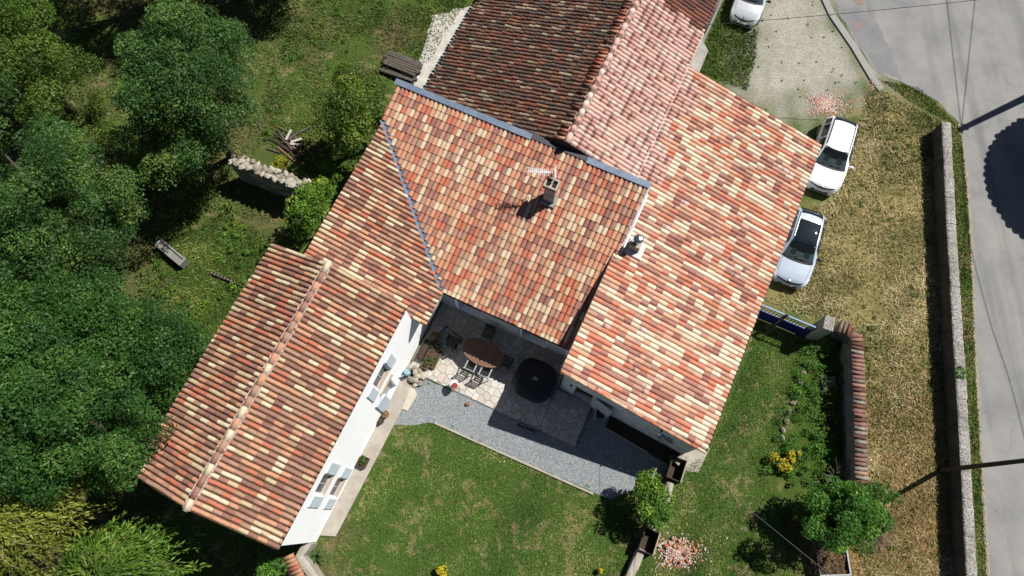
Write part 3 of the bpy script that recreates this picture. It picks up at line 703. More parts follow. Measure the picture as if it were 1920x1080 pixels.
# loose orange mortar course beside the ridge on the dark slope
oc = MB(); r3 = random.Random(4)
lst = []
for i in range(60):
    s = D_S+.1+i*.2; t = D_R-.28+r3.uniform(-.06, .05)
    if r3.random() < .8:
        a = r3.uniform(-.12, .12)
        part('under_ridge_tile', halfpipe((D_R-.12, s, DZR-.02+.04), (D_R-.12-.42*math.cos(a), s+.42*math.sin(a), DZR-.02-.42*DK+.05), .075), r3.choice([NEWPAL[3], NEWPAL[2], BROWNP[0], DARKP[2], OLDPAL[3], DARKP[4]]), hD, oD, True)
mortar_bed((D_R, D_S, DZR+.05), (D_R, D_N-4, DZR+.05), hD, oD, MORTAR, .3, 5)
ridge((D_R, D_S-.05, DZR+.06), (D_R, D_N-4, DZR+.06), .42, .135, PINK, hD, oD)
part('gable_board', MB().add([(D_R+.02, D_S-.02, DZR-.03), (D_R-1.7, D_S-.02, DZR-.03-1.7*DK), (D_R-1.7, D_S-.02, DZR-.12-1.7*DK), (D_R+1.6, D_S-.02, DZR-.13-1.6*PKK), (D_R+1.6, D_S-.02, DZR-.04-1.6*PKK), (D_R-1.7, D_S+.04, DZR-.12-1.7*DK), (D_R+1.6, D_S+.04, DZR-.13-1.6*PKK)], [(0, 1, 2, 3, 4), (2, 5, 6, 3)]), DARKWOOD, hD, oD)
part('soffit', MB().prism([(-5.72, C_T-.03), (-3.22, C_T-.03), (-3.22, D_S+.05), (-5.72, D_S+.05)], cz(C_T)-.05, cz(C_T)+.07), mat('slate_flashing', lin((64, 64, 72)), .6), hD, oD)
gutter((D_E+.07, 22.9, ez(D_E)-.05), (D_E+.07, D_N, ez(D_E)-.05), hD, oD, mat('pale_gutter', lin((172, 172, 168)), .5), .065)
part('buttress', MB().prism([(-1.1, 20.95), (-.45, 20.95), (-.5, 22.6), (-1.1, 22.9)], -.1, [3.6, 3.4, 3.9, 4.2]), GREYWALL, hD, oD)

# ------------------------------------------------------------------ east wing
E_L, E_E, E_N = -.62, 5.86, 20.95
es = lambda t: 5.88-.036*(t+.6)            # slightly skewed gable
hE, oE = house_root('east_wing', 2.7, 13, 'east wing with one broad bright mottled tile slope above the parked cars')
wallE = part('wall', MB().prism([(-.45, 6.04), (5.6, 5.62), (5.6, 20.8), (-.45, 20.8)], -.1, [ez(-.45)-.1, ez(5.6)-.1, ez(5.6)-.1, ez(-.45)-.1]), mat('stained_white_render', (.62, .62, .63), .9, .08, 2, dirt=(.22, .21, .2), dirt_amt=.55, dirt_scale=2.6, bmp=.3), hE, oE)
rE = deck('roof', [(E_L, es(E_L), ez(E_L)), (E_E, es(E_E), ez(E_E)), (E_E, E_N, ez(E_E)), (-1.06, E_N, ez(-1.06)), (-1.06, D_S, ez(-1.06)), (-.3, D_S, ez(-.3)), (-.3, 11.4, ez(-.3)), (E_L, 11.4, ez(E_L))], hE, oE, .14)
RE = Roof(TILE, BRIGHTPAL+PINK)
wEE = pick([20, 10, 27, 15, 9, 15, 11, .6, .3, .6, .3])
def ekeep(xa, y):
    s = es(2)+xa; t = E_L+y/pl
    if s > 11.4 and t < -.3: return False
    return True
def estart(): pass
# columns run down the slope; above s=11.4 they start where the pink tiles stop
ncol = int((E_N-es(2)+.1)/PITCH)
for i in range(ncol):
    s = 5.72+(i+.5)*PITCH
    if s > E_N: break
    t0 = E_L
    if s > 11.3: t0 = -.32
    if s > D_S: t0 = -1.06
    RE.slope((t0, s-PITCH/2, ez(t0)), (0, 1, 0), (1, 0, -EK), PITCH*1.01, (E_E-t0)*pl+.05, PITCH, ROW, (lambda xa, y: 7+wP() if (t0 < -1 and y < ROW*(1.5+1.2*math.sin(s*1.7)) and s < 20.9) else wEE()), jit=.004, roofobj=rE)
RE.build(hE, oE)
gutter((E_E+.08, es(E_E), ez(E_E)-.05), (E_E+.08, E_N-.1, ez(E_E)-.05), hE, oE, GUTTER, .06)
# verge course on the courtyard gable and edge board over the middle roof
for i in range(18):
    t0 = E_L+.02+i*.36; t1 = t0+.4
    part('verge_tile', halfpipe((t0, es(t0)-.05, ez(t0)+.0), (t1, es(t1)-.05, ez(t1)+.012), .075), random.choice([NEWPAL[k] for k in (0, 2, 2, 3, 5)]), hE, oE, True)
vb = MB().prism([(E_L-.03, es(E_L)), (E_L, es(E_L)), (E_L, 11.4), (E_L-.03, 11.4)], ez(E_L)-.2, ez(E_L)+.03)
part('edge_board', vb, DARKWOOD, hE, oE)
part('wall', MB().box((-.52, 8.7, 3.8), (.1, 5.2, .9)), GREYWALL, hE, oE)
# gable openings
gs = lambda t: 6.04-.0694*(t+.45)          # wall face
cut(wallE, [((.63, gs(.63)+.1, 1.06), (.86, .6, 2.0)), ((4.48, gs(4.48)+.05, 1.75), (.56, .5, .5))], oE)
gd = unit((1, -.0694, 0))
o = part('door', MB().box((.63, gs(.63)+.28, 1.06), (.84, .05, 1.98)), mat('brown_door', lin((84, 68, 48)), .7, .2, 6), hE, oE)
part('handle', MB().box((.95, gs(.95)+.24, 1.05), (.03, .04, .12)), IRON, o, oE)
shutter(hE, oE, (1.12, gs(1.12)-.06, .1), (1, -.25, 0), .9, 2.0, SHUTW, n=6)
o = part('window', MB().box((4.48, gs(4.48)+.12, 1.75), (.56, .04, .06)).box((4.48, gs(4.48)+.12, 1.75), (.06, .042, .5)), SHUTW, hE, oE)
part('pane', MB().box((4.48, gs(4.48)+.15, 1.75), (.56, .01, .5)), GLASS, o, oE)
part('sill', MB().box((4.48, gs(4.48)-.03, 1.46), (.7, .2, .05)), GREYWALL, o, oE)
part('wall_ornament', MB().box((-.02, gs(0)-.01, 1.75), (.07, .02, .3)).box((-.02, gs(0)-.012, 1.9), (.14, .02, .07)).box((-.02, gs(0)-.014, 1.66), (.12, .02, .08)), IRON, hE, oE)
part('bracket', MB().bar((4.0, gs(4)-.02, 3.0), (3.95, gs(4)-.35, 3.05), .05).box((4.0, gs(4)-.05, 3.0), (.1, .12, .18)), IRON, hE, oE)
part('downpipe', MB().tube([(-.52, 5.93, -.05), (-.52, 5.93, 4.4)], .05, 8), mat('blue_grey_pipe', lin((70, 74, 86)), .5), hE, oE, smooth=True)
# steel flue with cowl
ft, fs_ = S(1190, 464, 4.3); fz = ez(ft)
fl = part('chimney', MB().box((ft, fs_, fz+.22), (.42, .40, .62)), CHB, hE, oE, bev=.008)
STEEL = mat('polished_steel', lin((200, 206, 212)), .22, .1, 4, metal=.95)
part('cowl', MB().lathe((ft, fs_, fz+.5), [(.11, 0), (.11, .32), (.16, .34), (.20, .42), (.20, .5), (.12, .56), (.02, .58)], 14), STEEL, fl, oE, smooth=False)
part('flashing', MB().prism([(ft-.3, fs_-.42), (ft+.42, fs_-.42), (ft+.42, fs_+.34), (ft-.3, fs_+.34)], [ez(ft-.3)-.02, ez(ft+.42)-.02, ez(ft+.42)-.02, ez(ft-.3)-.02], [ez(ft-.3)+.10, ez(ft+.42)+.10, ez(ft+.42)+.10, ez(ft-.3)+.10]), MORTARW, fl, oE)

# ================================================================== CARS
def interp(xs, ys, x):
    return np.interp(x, xs, ys)
def smooth1(a, k=2):
    for _ in range(k): a = np.concatenate([a[:1], (a[:-2]+2*a[1:-1]+a[2:])/4, a[-1:]])
    return a
class CarShape:
    def __init__(s, L, tab):
        s.L = L; s.n = 81; s.x = np.linspace(0, L, s.n); f = L/tab['L']
        X = np.array(tab['x'])*f
        s.w, s.zb, s.wt, s.zt = [smooth1(interp(X, tab[k], s.x), 3) for k in ('W', 'zb', 'Wt', 'zt')]
        s.k = [0, .12, .26, .42, .60, .74, .86, 1.0]
    def at(s, x, k):
        """point of the skin: x metres from the nose, k in [-1,1] sill over roof to sill"""
        w, zb, wt, zt = [float(np.interp(x, s.x, a)) for a in (s.w, s.zb, s.wt, s.zt)]
        sg = -1 if k < 0 else 1; q = 1-abs(k)           # q=0 sill, 1 centre line
        pts = [(0, w*.90, .22), (.10, w*.975, .34), (.24, w, .58), (.38, w*.965, zb), (.60, wt+(w*.965-wt)*.10, zt-(zt-zb)*.08-.012), (.68, wt*.88, zt+.004), (.84, wt*.5, zt+.026), (1, 0, zt+.036)]
        Q = [p[0] for p in pts]
        y = float(np.interp(q, Q, [p[1] for p in pts])); z = float(np.interp(q, Q, [p[2] for p in pts]))
        return Vector((s.L/2-x, sg*y, z))
    def patch(s, x0, x1, k0, k1, lift, nx=12, nk=10, shape=None):
        mb = MB(); V = []
        for i in range(nx+1):
            for j in range(nk+1):
                x = x0+(x1-x0)*i/nx; k = k0+(k1-k0)*j/nk
                if shape: x, k = shape(i/nx, j/nk)
                p = s.at(x, k); e = .02
                a = s.at(min(x+e, s.L), k)-s.at(max(x-e, 0), k); b = s.at(x, min(k+e, 1))-s.at(x, max(k-e, -1))
                n = a.cross(b); n = n.normalized() if n.length > 1e-9 else Vector((0, 0, 1))
                c = Vector((p.x*.2, 0, .7)); 
                if n.dot(p-c) < 0: n = -n
                V.append(p+n*lift)
        F = [(i*(nk+1)+j, i*(nk+1)+j+1, (i+1)*(nk+1)+j+1, (i+1)*(nk+1)+j) for i in range(nx) for j in range(nk)]
        return mb.add(V, F)
HATCH = dict(L=4.2, x=[0, .06, .2, .5, .95, 1.18, 1.6, 2.0, 2.6, 3.3, 3.7, 4.0, 4.13, 4.2],
             W=[.60, .70, .80, .86, .88, .885, .89, .89, .885, .87, .84, .80, .76, .70],
             zb=[.50, .60, .68, .76, .86, .90, .93, .94, .95, .97, .97, .93, .80, .60],
             Wt=[.48, .58, .66, .70, .72, .70, .62, .57, .565, .545, .535, .55, .56, .54],
             zt=[.52, .63, .72, .82, .93, .98, 1.22, 1.42, 1.47, 1.44, 1.36, 1.06, .84, .62])
WAGON = dict(L=4.5, x=[0, .06, .2, .5, 1.0, 1.22, 1.65, 2.1, 2.8, 3.6, 4.05, 4.32, 4.44, 4.5],
             W=[.60, .70, .80, .86, .885, .89, .895, .895, .89, .88, .86, .81, .77, .70],
             zb=[.50, .60, .68, .76, .87, .91, .94, .95, .97, .99, .99, .95, .82, .60],
             Wt=[.48, .58, .66, .70, .73, .71, .63, .58, .575, .56, .555, .57, .57, .54],
             zt=[.52, .63, .72, .82, .94, .99, 1.22, 1.43, 1.48, 1.46, 1.40, 1.12, .86, .62])
SMALL = dict(L=3.5, x=[0, .06, .2, .45, .8, .98, 1.4, 1.75, 2.2, 2.8, 3.1, 3.35, 3.45, 3.5],
             W=[.52, .63, .74, .79, .81, .815, .82, .82, .81, .79, .77, .73, .70, .64],
             zb=[.48, .58, .68, .78, .88, .91, .93, .94, .95, .96, .95, .9, .78, .6],
             Wt=[.40, .50, .58, .63, .66, .65, .57, .53, .53, .52, .51, .52, .52, .5],
             zt=[.50, .62, .73, .85, .96, 1.0, 1.24, 1.39, 1.42, 1.40, 1.32, 1.06, .86, .62])
TYRE = mat('tyre_rubber', (.012, .012, .012), .85); RIM = mat('alloy_rim', (.45, .46, .48), .35, metal=.8)
CARGLASS = mat('car_glass', (.008, .013, .015), .035, .1, 1, spec=.9)
LAMP = mat('lamp_lens', (.55, .58, .6), .12, .1, 8, spec=.8); RLAMP = mat('rear_lens', (.35, .02, .015), .15, .1, 8)
TRIM = mat('black_trim', (.012, .012, .013), .5); PLATE = mat('number_plate', (.8, .8, .78), .5)
INTR = mat('cabin_grey', (.16, .185, .19), .8)
SCREEN, nt_, N_, L_, p_ = nodes('tinted_screen'); p_.inputs['Base Color'].default_value = (.006, .008, .01, 1); p_.inputs['Roughness'].default_value = .03
ts_ = N_.new('ShaderNodeBsdfTransparent'); ts_.inputs[0].default_value = (.75, .85, .85, 1); mx_ = N_.new('ShaderNodeMixShader'); mx_.inputs[0].default_value = .62
L_.new(p_.outputs[0], mx_.inputs[1]); L_.new(ts_.outputs[0], mx_.inputs[2]); L_.new(mx_.outputs[0], N_['Material Output'].inputs[0])
def car(front, rear, tab, paint, label, glassroof=False, rails=False, name='parked_car'):
    f, r = Vector(front), Vector(rear); f.z = r.z = 0
    d = f-r; L = d.length; rz = math.atan2(d.y, d.x); c = (f+r)/2
    root = empty(name, c, rz, label, 'car', 'cars parked on the grass'); S_ = CarShape(L, tab); sc = L/tab['L']
    # body skin with closed nose, tail and floor
    V = []; K_ = 41
    for x in S_.x:
        for j in range(K_): V.append(S_.at(x, -1+2*j/(K_-1)))
    n = S_.n
    F_ = [(i*K_+j, i*K_+j+1, (i+1)*K_+j+1, (i+1)*K_+j) for i in range(n-1) for j in range(K_-1)]
    F_ += [tuple(range(K_-1, -1, -1)), tuple((n-1)*K_+j for j in range(K_))]+[(i*K_, (i+1)*K_, (i+1)*K_+K_-1, i*K_+K_-1) for i in range(n-1)]
    b = part('body', MB().add(V, F_), paint, root, smooth=True)
    X = lambda q: q*sc
    xt = tab['x']; wb, wt_ = xt[5]*sc, xt[7]*sc
    # windscreen bows forward in the middle
    def bow(x0, x1, kk0, kk1, b0, b1):
        def g(a, q):
            k = -1+2*q; kk = (kk0+(kk1-kk0)*a)*k
            return x0+(x1-x0)*a-(b0+(b1-b0)*a)*(1-k*k), kk
        return g
    part('cabin', S_.patch(0, 1, 0, 0, .0025, 6, 12, bow(wb+.10, wt_+.01, .39, .35, .14, .10)), DARK, root, smooth=True)
    part('windscreen', S_.patch(0, 1, 0, 0, .013, 10, 16, bow(wb+.10, wt_+.02, .40, .36, .14, .10)), SCREEN, root, smooth=True)
    # dashboard and two front seats seen through the tinted screen
    part('dashboard', S_.patch(0, 1, 0, 0, .004, 4, 12, bow(wb+.11, wb+.11+(wt_-wb)*.42, .385, .37, .13, .12)), INTR, root, smooth=True)
    for sg in (-1, 1): part('seat', S_.patch(0, 1, 0, 0, .0055, 4, 6, (lambda sg: (lambda u_, v_: (wb+(wt_-wb)*(.30+.34*u_)-.10, sg*.16+(.075-.03*abs(2*u_-1)**3)*(2*v_-1))))(sg)), mat('seat_fabric', (.05, .06, .062), .8), root, smooth=True)
    part('scuttle', S_.patch(0, 1, 0, 0, .010, 2, 16, bow(wb+.01, wb+.10, .42, .41, .14, .14)), TRIM, root, smooth=True)
    rr0, rr1 = xt[9]*sc+.12, xt[11]*sc-.06
    part('rear_window', S_.patch(0, 1, 0, 0, .012, 8, 14, bow(rr0+.06, rr1, .33, .36, -.05, -.08)), CARGLASS, root, smooth=True)
    for sg in (-1, 1):
        for a, e in ((wb+.52*sc, xt[8]*sc-.12), (xt[8]*sc-.04, xt[9]*sc-.02), (xt[9]*sc+.05, xt[10]*sc-.02)):
            part('side_window', S_.patch(a, e, sg*.595, sg*.43, .010, 8, 4, (lambda a, e, sg: (lambda u_, v_: (a+(e-a)*u_+(.16 if a < wb+.7 else 0)*v_*(1-u_), sg*(.60-.17*v_))))(a, e, sg)), CARGLASS, root, smooth=True)
        dl = MB()
        for a in (wb+.32*sc, xt[8]*sc-.08, xt[9]*sc): 
            for k in range(5): dl.bar(S_.at(a, sg*(.97-.075*k))*1.0+Vector((0, sg*.004, .0)), S_.at(a, sg*(.97-.075*(k+1)))+Vector((0, sg*.004, 0)), .012)
        part('door_seam', dl, TRIM, root)
        for a in (xt[8]*sc-.28, xt[9]*sc-.2):
            p = S_.at(a, sg*.68); part('door_handle', MB().box(p+Vector((0, sg*.015, 0)), (.17, .035, .03)), paint, root, bev=.008)
        p = S_.at(wb+.36*sc, sg*.60)
        mm = MB(); mm.lathe((0, 0, -.07), [(.02, 0), (.085, .02), (.10, .06), (.10, .10), (.07, .14), (.02, .15)], 12, .62, 1.15)
        mm.v = [(q[0]+p.x, q[1]+p.y+sg*.14, q[2]+p.z+.04) for q in mm.v]; mm.bar((p.x, p.y-sg*.02, p.z+.02), (p.x, p.y+sg*.1, p.z+.03), .06, .04)
        part('mirror', mm, TRIM if glassroof or name == 'small_car' else paint, root, smooth=True)
        part('headlight', S_.patch(0, 1, 0, 0, .010, 8, 5, (lambda sg: (lambda u_, v_: (.07+.42*sc*u_+.03*v_, sg*(.40+.22*v_+.04*u_-.02))))(sg)), LAMP, root, smooth=True)
        part('tail_light', S_.patch(0, 1, 0, 0, .010, 6, 5, (lambda sg: (lambda u_, v_: (L-.05-.22*u_, sg*(.46+.16*v_))))(sg)), RLAMP, root, smooth=True)
        for xa in (.80*sc, L-.78*sc):
            yw = float(np.interp(xa, S_.x, S_.w))-.09
            wh = MB(); 
            ring = lambda R, y: [(L/2-xa+R*math.cos(q), sg*(yw+y), .31+R*math.sin(q)) for q in [2*math.pi*k/20 for k in range(20)]]
            V = ring(.20, .10)+ring(.30, .115)+ring(.31, .06)+ring(.31, -.10); Fw = [(a*20+k, a*20+(k+1) % 20, (a+1)*20+(k+1) % 20, (a+1)*20+k) for a in range(3) for k in range(20)]+[tuple(range(60, 80))]
            w_ = part('wheel', MB().add(V, Fw), TYRE, root)
            part('rim', MB().add(ring(.20, .102)+ring(.05, .085), [(k, (k+1) % 20, 20+(k+1) % 20, 20+k) for k in range(20)]+[tuple(range(20, 40))]), RIM, w_)
        if rails:
            part('roof_rail', MB().tube([S_.at(wt_+.1+q*(xt[9]*sc-wt_+.2), sg*.345)+Vector((0, 0, .035)) for q in np.linspace(0, 1, 9)], .018, 6), TRIM if not glassroof else RIM, root)
    # nose: grille, bumper slot, plate; wipers; bonnet seam; badge
    part('grille', S_.patch(0, 1, 0, 0, .012, 3, 14, lambda u_, v_: (.015+.05*u_+.12*abs(2*v_-1)**2*sc, (2*v_-1)*.36)), TRIM, root, smooth=True)
    part('bumper_intake', MB().box((L/2-.01, 0, .36), (.06, .95*sc, .14)), TRIM, root)
    part('number_plate', MB().box((L/2+.024, 0, .46), (.012, .50, .10)), PLATE, root)
    part('number_plate', MB().box((-L/2-.008, 0, .55), (.012, .50, .10)), PLATE, root)
    wp = MB()
    for y0, y1 in ((-.05, .48), (-.55, -.04)): wp.bar(S_.at(wb+.02, y0*.5)+Vector((0, 0, .03)), S_.at(wb+.10, y1*.5)+Vector((0, 0, .03)), .014)
    part('wiper', wp, TRIM, root)
    for sg in (-1, 1):
        sm = MB(); q = [S_.at(.42*sc+(wb-.44*sc)*t, sg*.36)+Vector((0, 0, .004)) for t in np.linspace(0, 1, 8)]
        for a, e in zip(q[:-1], q[1:]): sm.bar(a, e, .010, .006)
        part('bonnet_seam', sm, TRIM, root)
    part('badge', MB().lathe(S_.at(.13*sc, 0)+Vector((0, 0, .004)), [(.045, 0), (.05, .008), (.03, .014)], 10), RIM if not name == 'small_car' else TRIM, root)
    if glassroof: part('roof_glass', S_.patch(0, 1, 0, 0, .009, 10, 12, lambda u_, v_: (wt_-.03-.08*(1-(2*v_-1)**2)*(1-u_)+(xt[9]*sc-wt_-.12)*u_, (2*v_-1)*.335)), CARGLASS, root, smooth=True)
    part('antenna', MB().tube([S_.at(xt[9]*sc+.05, 0)+Vector((0, 0, .0)), S_.at(xt[9]*sc+.05, 0)+Vector((-.10, 0, .13))], .008, 5), TRIM, root)
    return root
PAINTW = mat('white_car_paint', (.80, .80, .80), .28, .01, 1, coat=.8); PAINTB = mat('pale_silver_blue_paint', (.50, .56, .64), .28, .02, 1, metal=.25, coat=.8); PAINTS = mat('silver_car_paint', (.55, .57, .60), .3, .02, 1, metal=.3, coat=.7)
car(at(1537, 356, .45), at(1583, 222, .95), WAGON, PAINTW, 'white estate car parked beside the east wing roof by the rubble', rails=True, name='estate_car')
car(at(1476, 533, .45), at(1522, 390, .95), HATCH, PAINTB, 'pale silver blue hatchback with black panoramic glass roof', glassroof=True, rails=True, name='hatchback_car')
fr3 = at(1391, 43, .45); d3 = Vector((math.cos(math.radians(68)), math.sin(math.radians(68)), 0))
car(fr3, Vector(fr3)+d3*3.5, SMALL, PAINTS, 'small silver car with rounded nose parked by the barn gutter', name='small_car')

# ================================================================== TERRACE FURNITURE AND COURTYARD THINGS
def floor_at(x, y, z=GZ): p = at(x, y, z); return (p[0], p[1], z)
TEAK = mat('teak_slats', lin((132, 98, 76)), .7, .2, 9); 
tb = empty('garden_table', floor_at(907, 668), ROTH, 'large oval slatted wooden garden table on the terrace', 'table')
TR, TQ, TH_ = .96, .58, .74
ns = 13
for i in range(ns):
    y0 = -TQ+2*TQ*i/ns+.006; y1 = -TQ+2*TQ*(i+1)/ns-.006
    def hw(y): return TR*math.sqrt(max(0.0, 1-(abs(y)/TQ)**2.4)) if abs(y) < TQ else 0
    for sg in (-1, 1):
        P4 = [(sg*.012, y0), (sg*max(.03, hw(y0)), y0), (sg*max(.03, hw((y0+y1)/2)), (y0+y1)/2), (sg*max(.03, hw(y1)), y1), (sg*.012, y1)]
        part('slat', MB().prism(P4, TH_-.03, TH_), TEAK, tb)
part('frame', MB().box((0, 0, TH_-.055), (1.3, .07, .04)).box((.55, 0, TH_-.06), (.07, .8, .04)).box((-.55, 0, TH_-.06), (.07, .8, .04)).box((0, 0, TH_-.045), (.06, 1.0, .02)), TEAK, tb)
for x in (-.55, .55):
    for y in (-.33, .33): part('leg', MB().bar((x, y, 0), (x*.96, y*.96, TH_-.05), .06), TEAK, tb)
def chair(loc, rz, label, m, mf, slats=5, name='garden_chair', group='chairs round the oval table'):
    c = empty(name, loc, rz, label, 'chair', group)
    for i in range(slats): part('seat_slat', MB().box((0, -.19+.38*i/(slats-1), .44), (.42, .062, .02)), m, c)
    for i in range(slats-1): part('back_slat', MB().box((0, .235+.03*(i/(slats-2)), .56+.34*i/(slats-2)), (.40, .02, .065)), m, c)
    for sg in (-1, 1):
        part('leg', MB().bar((sg*.22, -.22, 0), (sg*.22, -.18, .62), .03), mf, c)
        part('leg', MB().bar((sg*.22, .24, 0), (sg*.22, .20, .45), .03).bar((sg*.22, .20, .45), (sg*.22, .28, .95), .03), mf, c)
        part('armrest', MB().box((sg*.22, .02, .635), (.05, .5, .025)), mf, c)
    part('rail', MB().box((0, .28, .95), (.47, .03, .04)), mf, c); part('rail', MB().box((0, -.2, .42), (.44, .03, .03)), mf, c)
    return c
GREYF = mat('pale_grey_frame', lin((176, 176, 180)), .5)
BF = mat('black_fabric', (.014, .014, .015), .8)
chair(floor_at(852, 648), ROTH+math.pi/2, 'black slatted chair at the rounded table end near the planter crates', BF, BLACK)
chair(floor_at(950, 683), ROTH-math.pi/2, 'black slatted chair at the table end facing the spa', BF, BLACK)
chair(floor_at(917, 630), ROTH+.0, 'black slatted chair on the house door side of the oval table', BF, BLACK)
chair(floor_at(885, 690), ROTH+math.pi, 'pale framed chair on the sunny side of the table, nearer the pot stool', BLACK, GREYF)
chair(floor_at(911, 702), ROTH+math.pi, 'pale framed chair on the sunny side of the table, nearer the spa', BLACK, GREYF)
# square glass table
g = empty('glass_table', floor_at(840, 642), ROTH-.25, 'square low table with black frame and clear glass top', 'table')
m_, nt_, N_, L_, p_ = nodes('clear_glass'); p_.inputs['Transmission Weight'].default_value = 1; p_.inputs['Roughness'].default_value = .02; p_.inputs['IOR'].default_value = 1.1; p_.inputs['Base Color'].default_value = (.85, .9, .9, 1); MATS['clear_glass'] = m_
part('glass_top', MB().box((0, 0, .40), (.92, .92, .008)), m_, g)
fm = MB()
for sg in (-1, 1): fm.box((sg*.48, 0, .40), (.04, 1.0, .035)); fm.box((0, sg*.48, .401), (.92, .04, .035))
part('frame', fm, BLACK, g)
for x in (-.47, .47):
    for y in (-.47, .47): part('leg', MB().box((x, y, .19), (.035, .035, .39)), BLACK, g)
part('boss', MB().lathe((0, 0, .404), [(.035, 0), (.035, .012), (.02, .016)], 10), BLACK, g)
# spa with cover
spl = floor_at(1002, 716); sp = empty('inflatable_spa', spl, ROTH, 'black rounded square inflatable spa under its padded cover', 'spa')
def superring(R, z, n=40, e=3.2):
    out = []
    for k in range(n):
        a = 2*math.pi*k/n; c_, s_ = math.cos(a), math.sin(a); r_ = R/((abs(c_)**e+abs(s_)**e)**(1/e)); out.append((r_*c_, r_*s_, z))
    return out
def ringmesh(prof, n=40):
    V = []; F_ = []
    for R, z in prof: V += superring(R, z, n)
    for i in range(len(prof)-1): F_ += [(i*n+k, i*n+(k+1) % n, (i+1)*n+(k+1) % n, (i+1)*n+k) for k in range(n)]
    F_ += [tuple(range(n-1, -1, -1)), tuple((len(prof)-1)*n+k for k in range(n))]
    return MB().add(V, F_)
SPB = mat('spa_vinyl', (.010, .010, .012), .42, .2, 5); SPC = mat('spa_cover', (.009, .009, .011), .5, .2, 5, bmp=.15)
part('tub', ringmesh([(.80, 0), (.88, .06), (.90, .3), (.88, .58), (.80, .64)]), SPB, sp, smooth=True)
part('cover', ringmesh([(.87, .5), (.885, .60), (.86, .66), (.6, .695), (.3, .715), (.05, .72)]), SPC, sp, smooth=True)
pan = MB(); q = superring(.905, .0, 80); sel = [q[k] for k in range(39, 50)]
pan.add([(x, y, .10) for x, y, z in sel]+[(x, y, .54) for x, y, z in sel], [(i, i+1, len(sel)+i+1, len(sel)+i) for i in range(len(sel)-1)])
part('sunlit_patch', pan, mat('spa_sunlit_vinyl', lin((120, 124, 130)), .5), sp)  # grey patch: sunlight on the black vinyl put into the colour
lg = MB()   # small white m mark on the cover
for x0, x1 in ((-.09, -.09), (0, 0), (.09, .09)): lg.bar((x0+.02, -.06, .7225), (x1+.035, .02, .7225), .022, .006)
lg.tube([(-.055+.09*math.cos(a)*.5+.02-.005, .025+.045*math.sin(a), .7225) for a in np.linspace(math.pi, 0, 7)], .010, 5).tube([(.04+.09*math.cos(a)*.5+.02-.005, .025+.045*math.sin(a), .7225) for a in np.linspace(math.pi, 0, 7)], .010, 5)
part('logo', lg, mat('print_white', (.7, .7, .7), .6), sp)
for a in (.6, 2.2, 3.9, 5.4): part('strap', MB().box((.9*math.cos(a), .9*math.sin(a), .42), (.03, .05, .34), a), TRIM, sp)
# stool with bowl
def pot(mb, c, r0, r1, h, n=16): return mb.lathe(c, [(r0, 0), (r1, h), (r1*.86, h), (r1*.8, h*.82), (.01, h*.8)], n)
TERRAC = mat('terracotta', lin((168, 98, 70)), .85, .15, 8); REDP = mat('red_glaze', lin((150, 58, 48)), .4, .1, 5)
st_ = empty('stool', floor_at(853, 724), .4, 'white metal stool carrying a red bowl at the terrace edge', 'stool')
part('seat', MB().lathe((0, 0, .50), [(.01, 0), (.20, .0), (.215, .02), (.20, .04), (.01, .042)], 18), mat('white_enamel', (.42, .42, .41), .5), st_)
for k in range(4): a = math.pi/4+k*math.pi/2; part('leg', MB().bar((.24*math.cos(a), .24*math.sin(a), 0), (.15*math.cos(a), .15*math.sin(a), .5), .025), MATS['white_enamel'], st_)
tag(part('bowl', pot(MB(), (0, 0, 0), .08, .13, .1), REDP, None), 'red glazed bowl standing on the white stool', 'bowl').location = floor_at(853, 724, GZ+.542)
# planter crates along the wall
SOIL = mat('potting_soil', lin((74, 58, 44)), .95, .25, 16, bmp=.6); CRATE = mat('crate_wood', lin((128, 98, 70)), .85, .25, 9)
SEED = leaf_mat('seedling_leaves', lin((46, 84, 28)), lin((88, 140, 46)), lin((130, 170, 60)))
def leaf_cloud(lobes, per, leaf, seed, flat=.4, shell=.55, elong=2.1, droop=0.0, clump=None, upbias=.35):
    """leaf-sized faces spread through lobes [(centre, radii)]; returns V,F,rnd"""
    r = np.random.default_rng(seed); VS = []; RN = []
    for (c, rad), n in zip(lobes, per if hasattr(per, '__len__') else [per]*len(lobes)):
        c = np.array(c, float); rad = np.array(rad, float)
        d = r.normal(size=(n, 3)); d /= np.linalg.norm(d, axis=1)[:, None]
        d[:, 2] = np.where(d[:, 2] < -.45, -d[:, 2], d[:, 2])
        q = r.uniform(shell, 1, n)**.7
        p = c+d*rad*q[:, None]+r.normal(0, .03, (n, 3))*rad.mean()
        nr = d*flat+r.normal(size=(n, 3))*.5+np.array([0, 0, upbias]); nr /= np.linalg.norm(nr, axis=1)[:, None]
        a = np.cross(nr, r.normal(size=(n, 3))); a /= np.linalg.norm(a, axis=1)[:, None]
        if droop: a = a+d*droop*np.array([1, 1, .2])-np.array([0, 0, droop*.9]); a /= np.linalg.norm(a, axis=1)[:, None]
        b = np.cross(nr, a); b /= np.maximum(np.linalg.norm(b, axis=1), 1e-6)[:, None]
        l = leaf*r.uniform(.6, 1.35, n)[:, None]
        VS.append(np.stack([p-a*l*.5, p+b*l*.5/elong+nr*l*.06, p+a*l*.5, p-b*l*.5/elong+nr*l*.06], 1))
        RN.append(np.clip(r.uniform(0, 1)*.62+r.uniform(0, .4, n)+.0+.06*(d[:, 2]), 0, 1))
    V = np.concatenate(VS).reshape(-1, 3); n = len(V)//4
    return V, np.arange(n*4).reshape(n, 4), np.concatenate(RN)
def leaves(name, parent, m, *a, **k):
    V, F_, R_ = leaf_cloud(*a, **k); return link(name, np_mesh(name, V, F_, m, rnd=R_), parent)
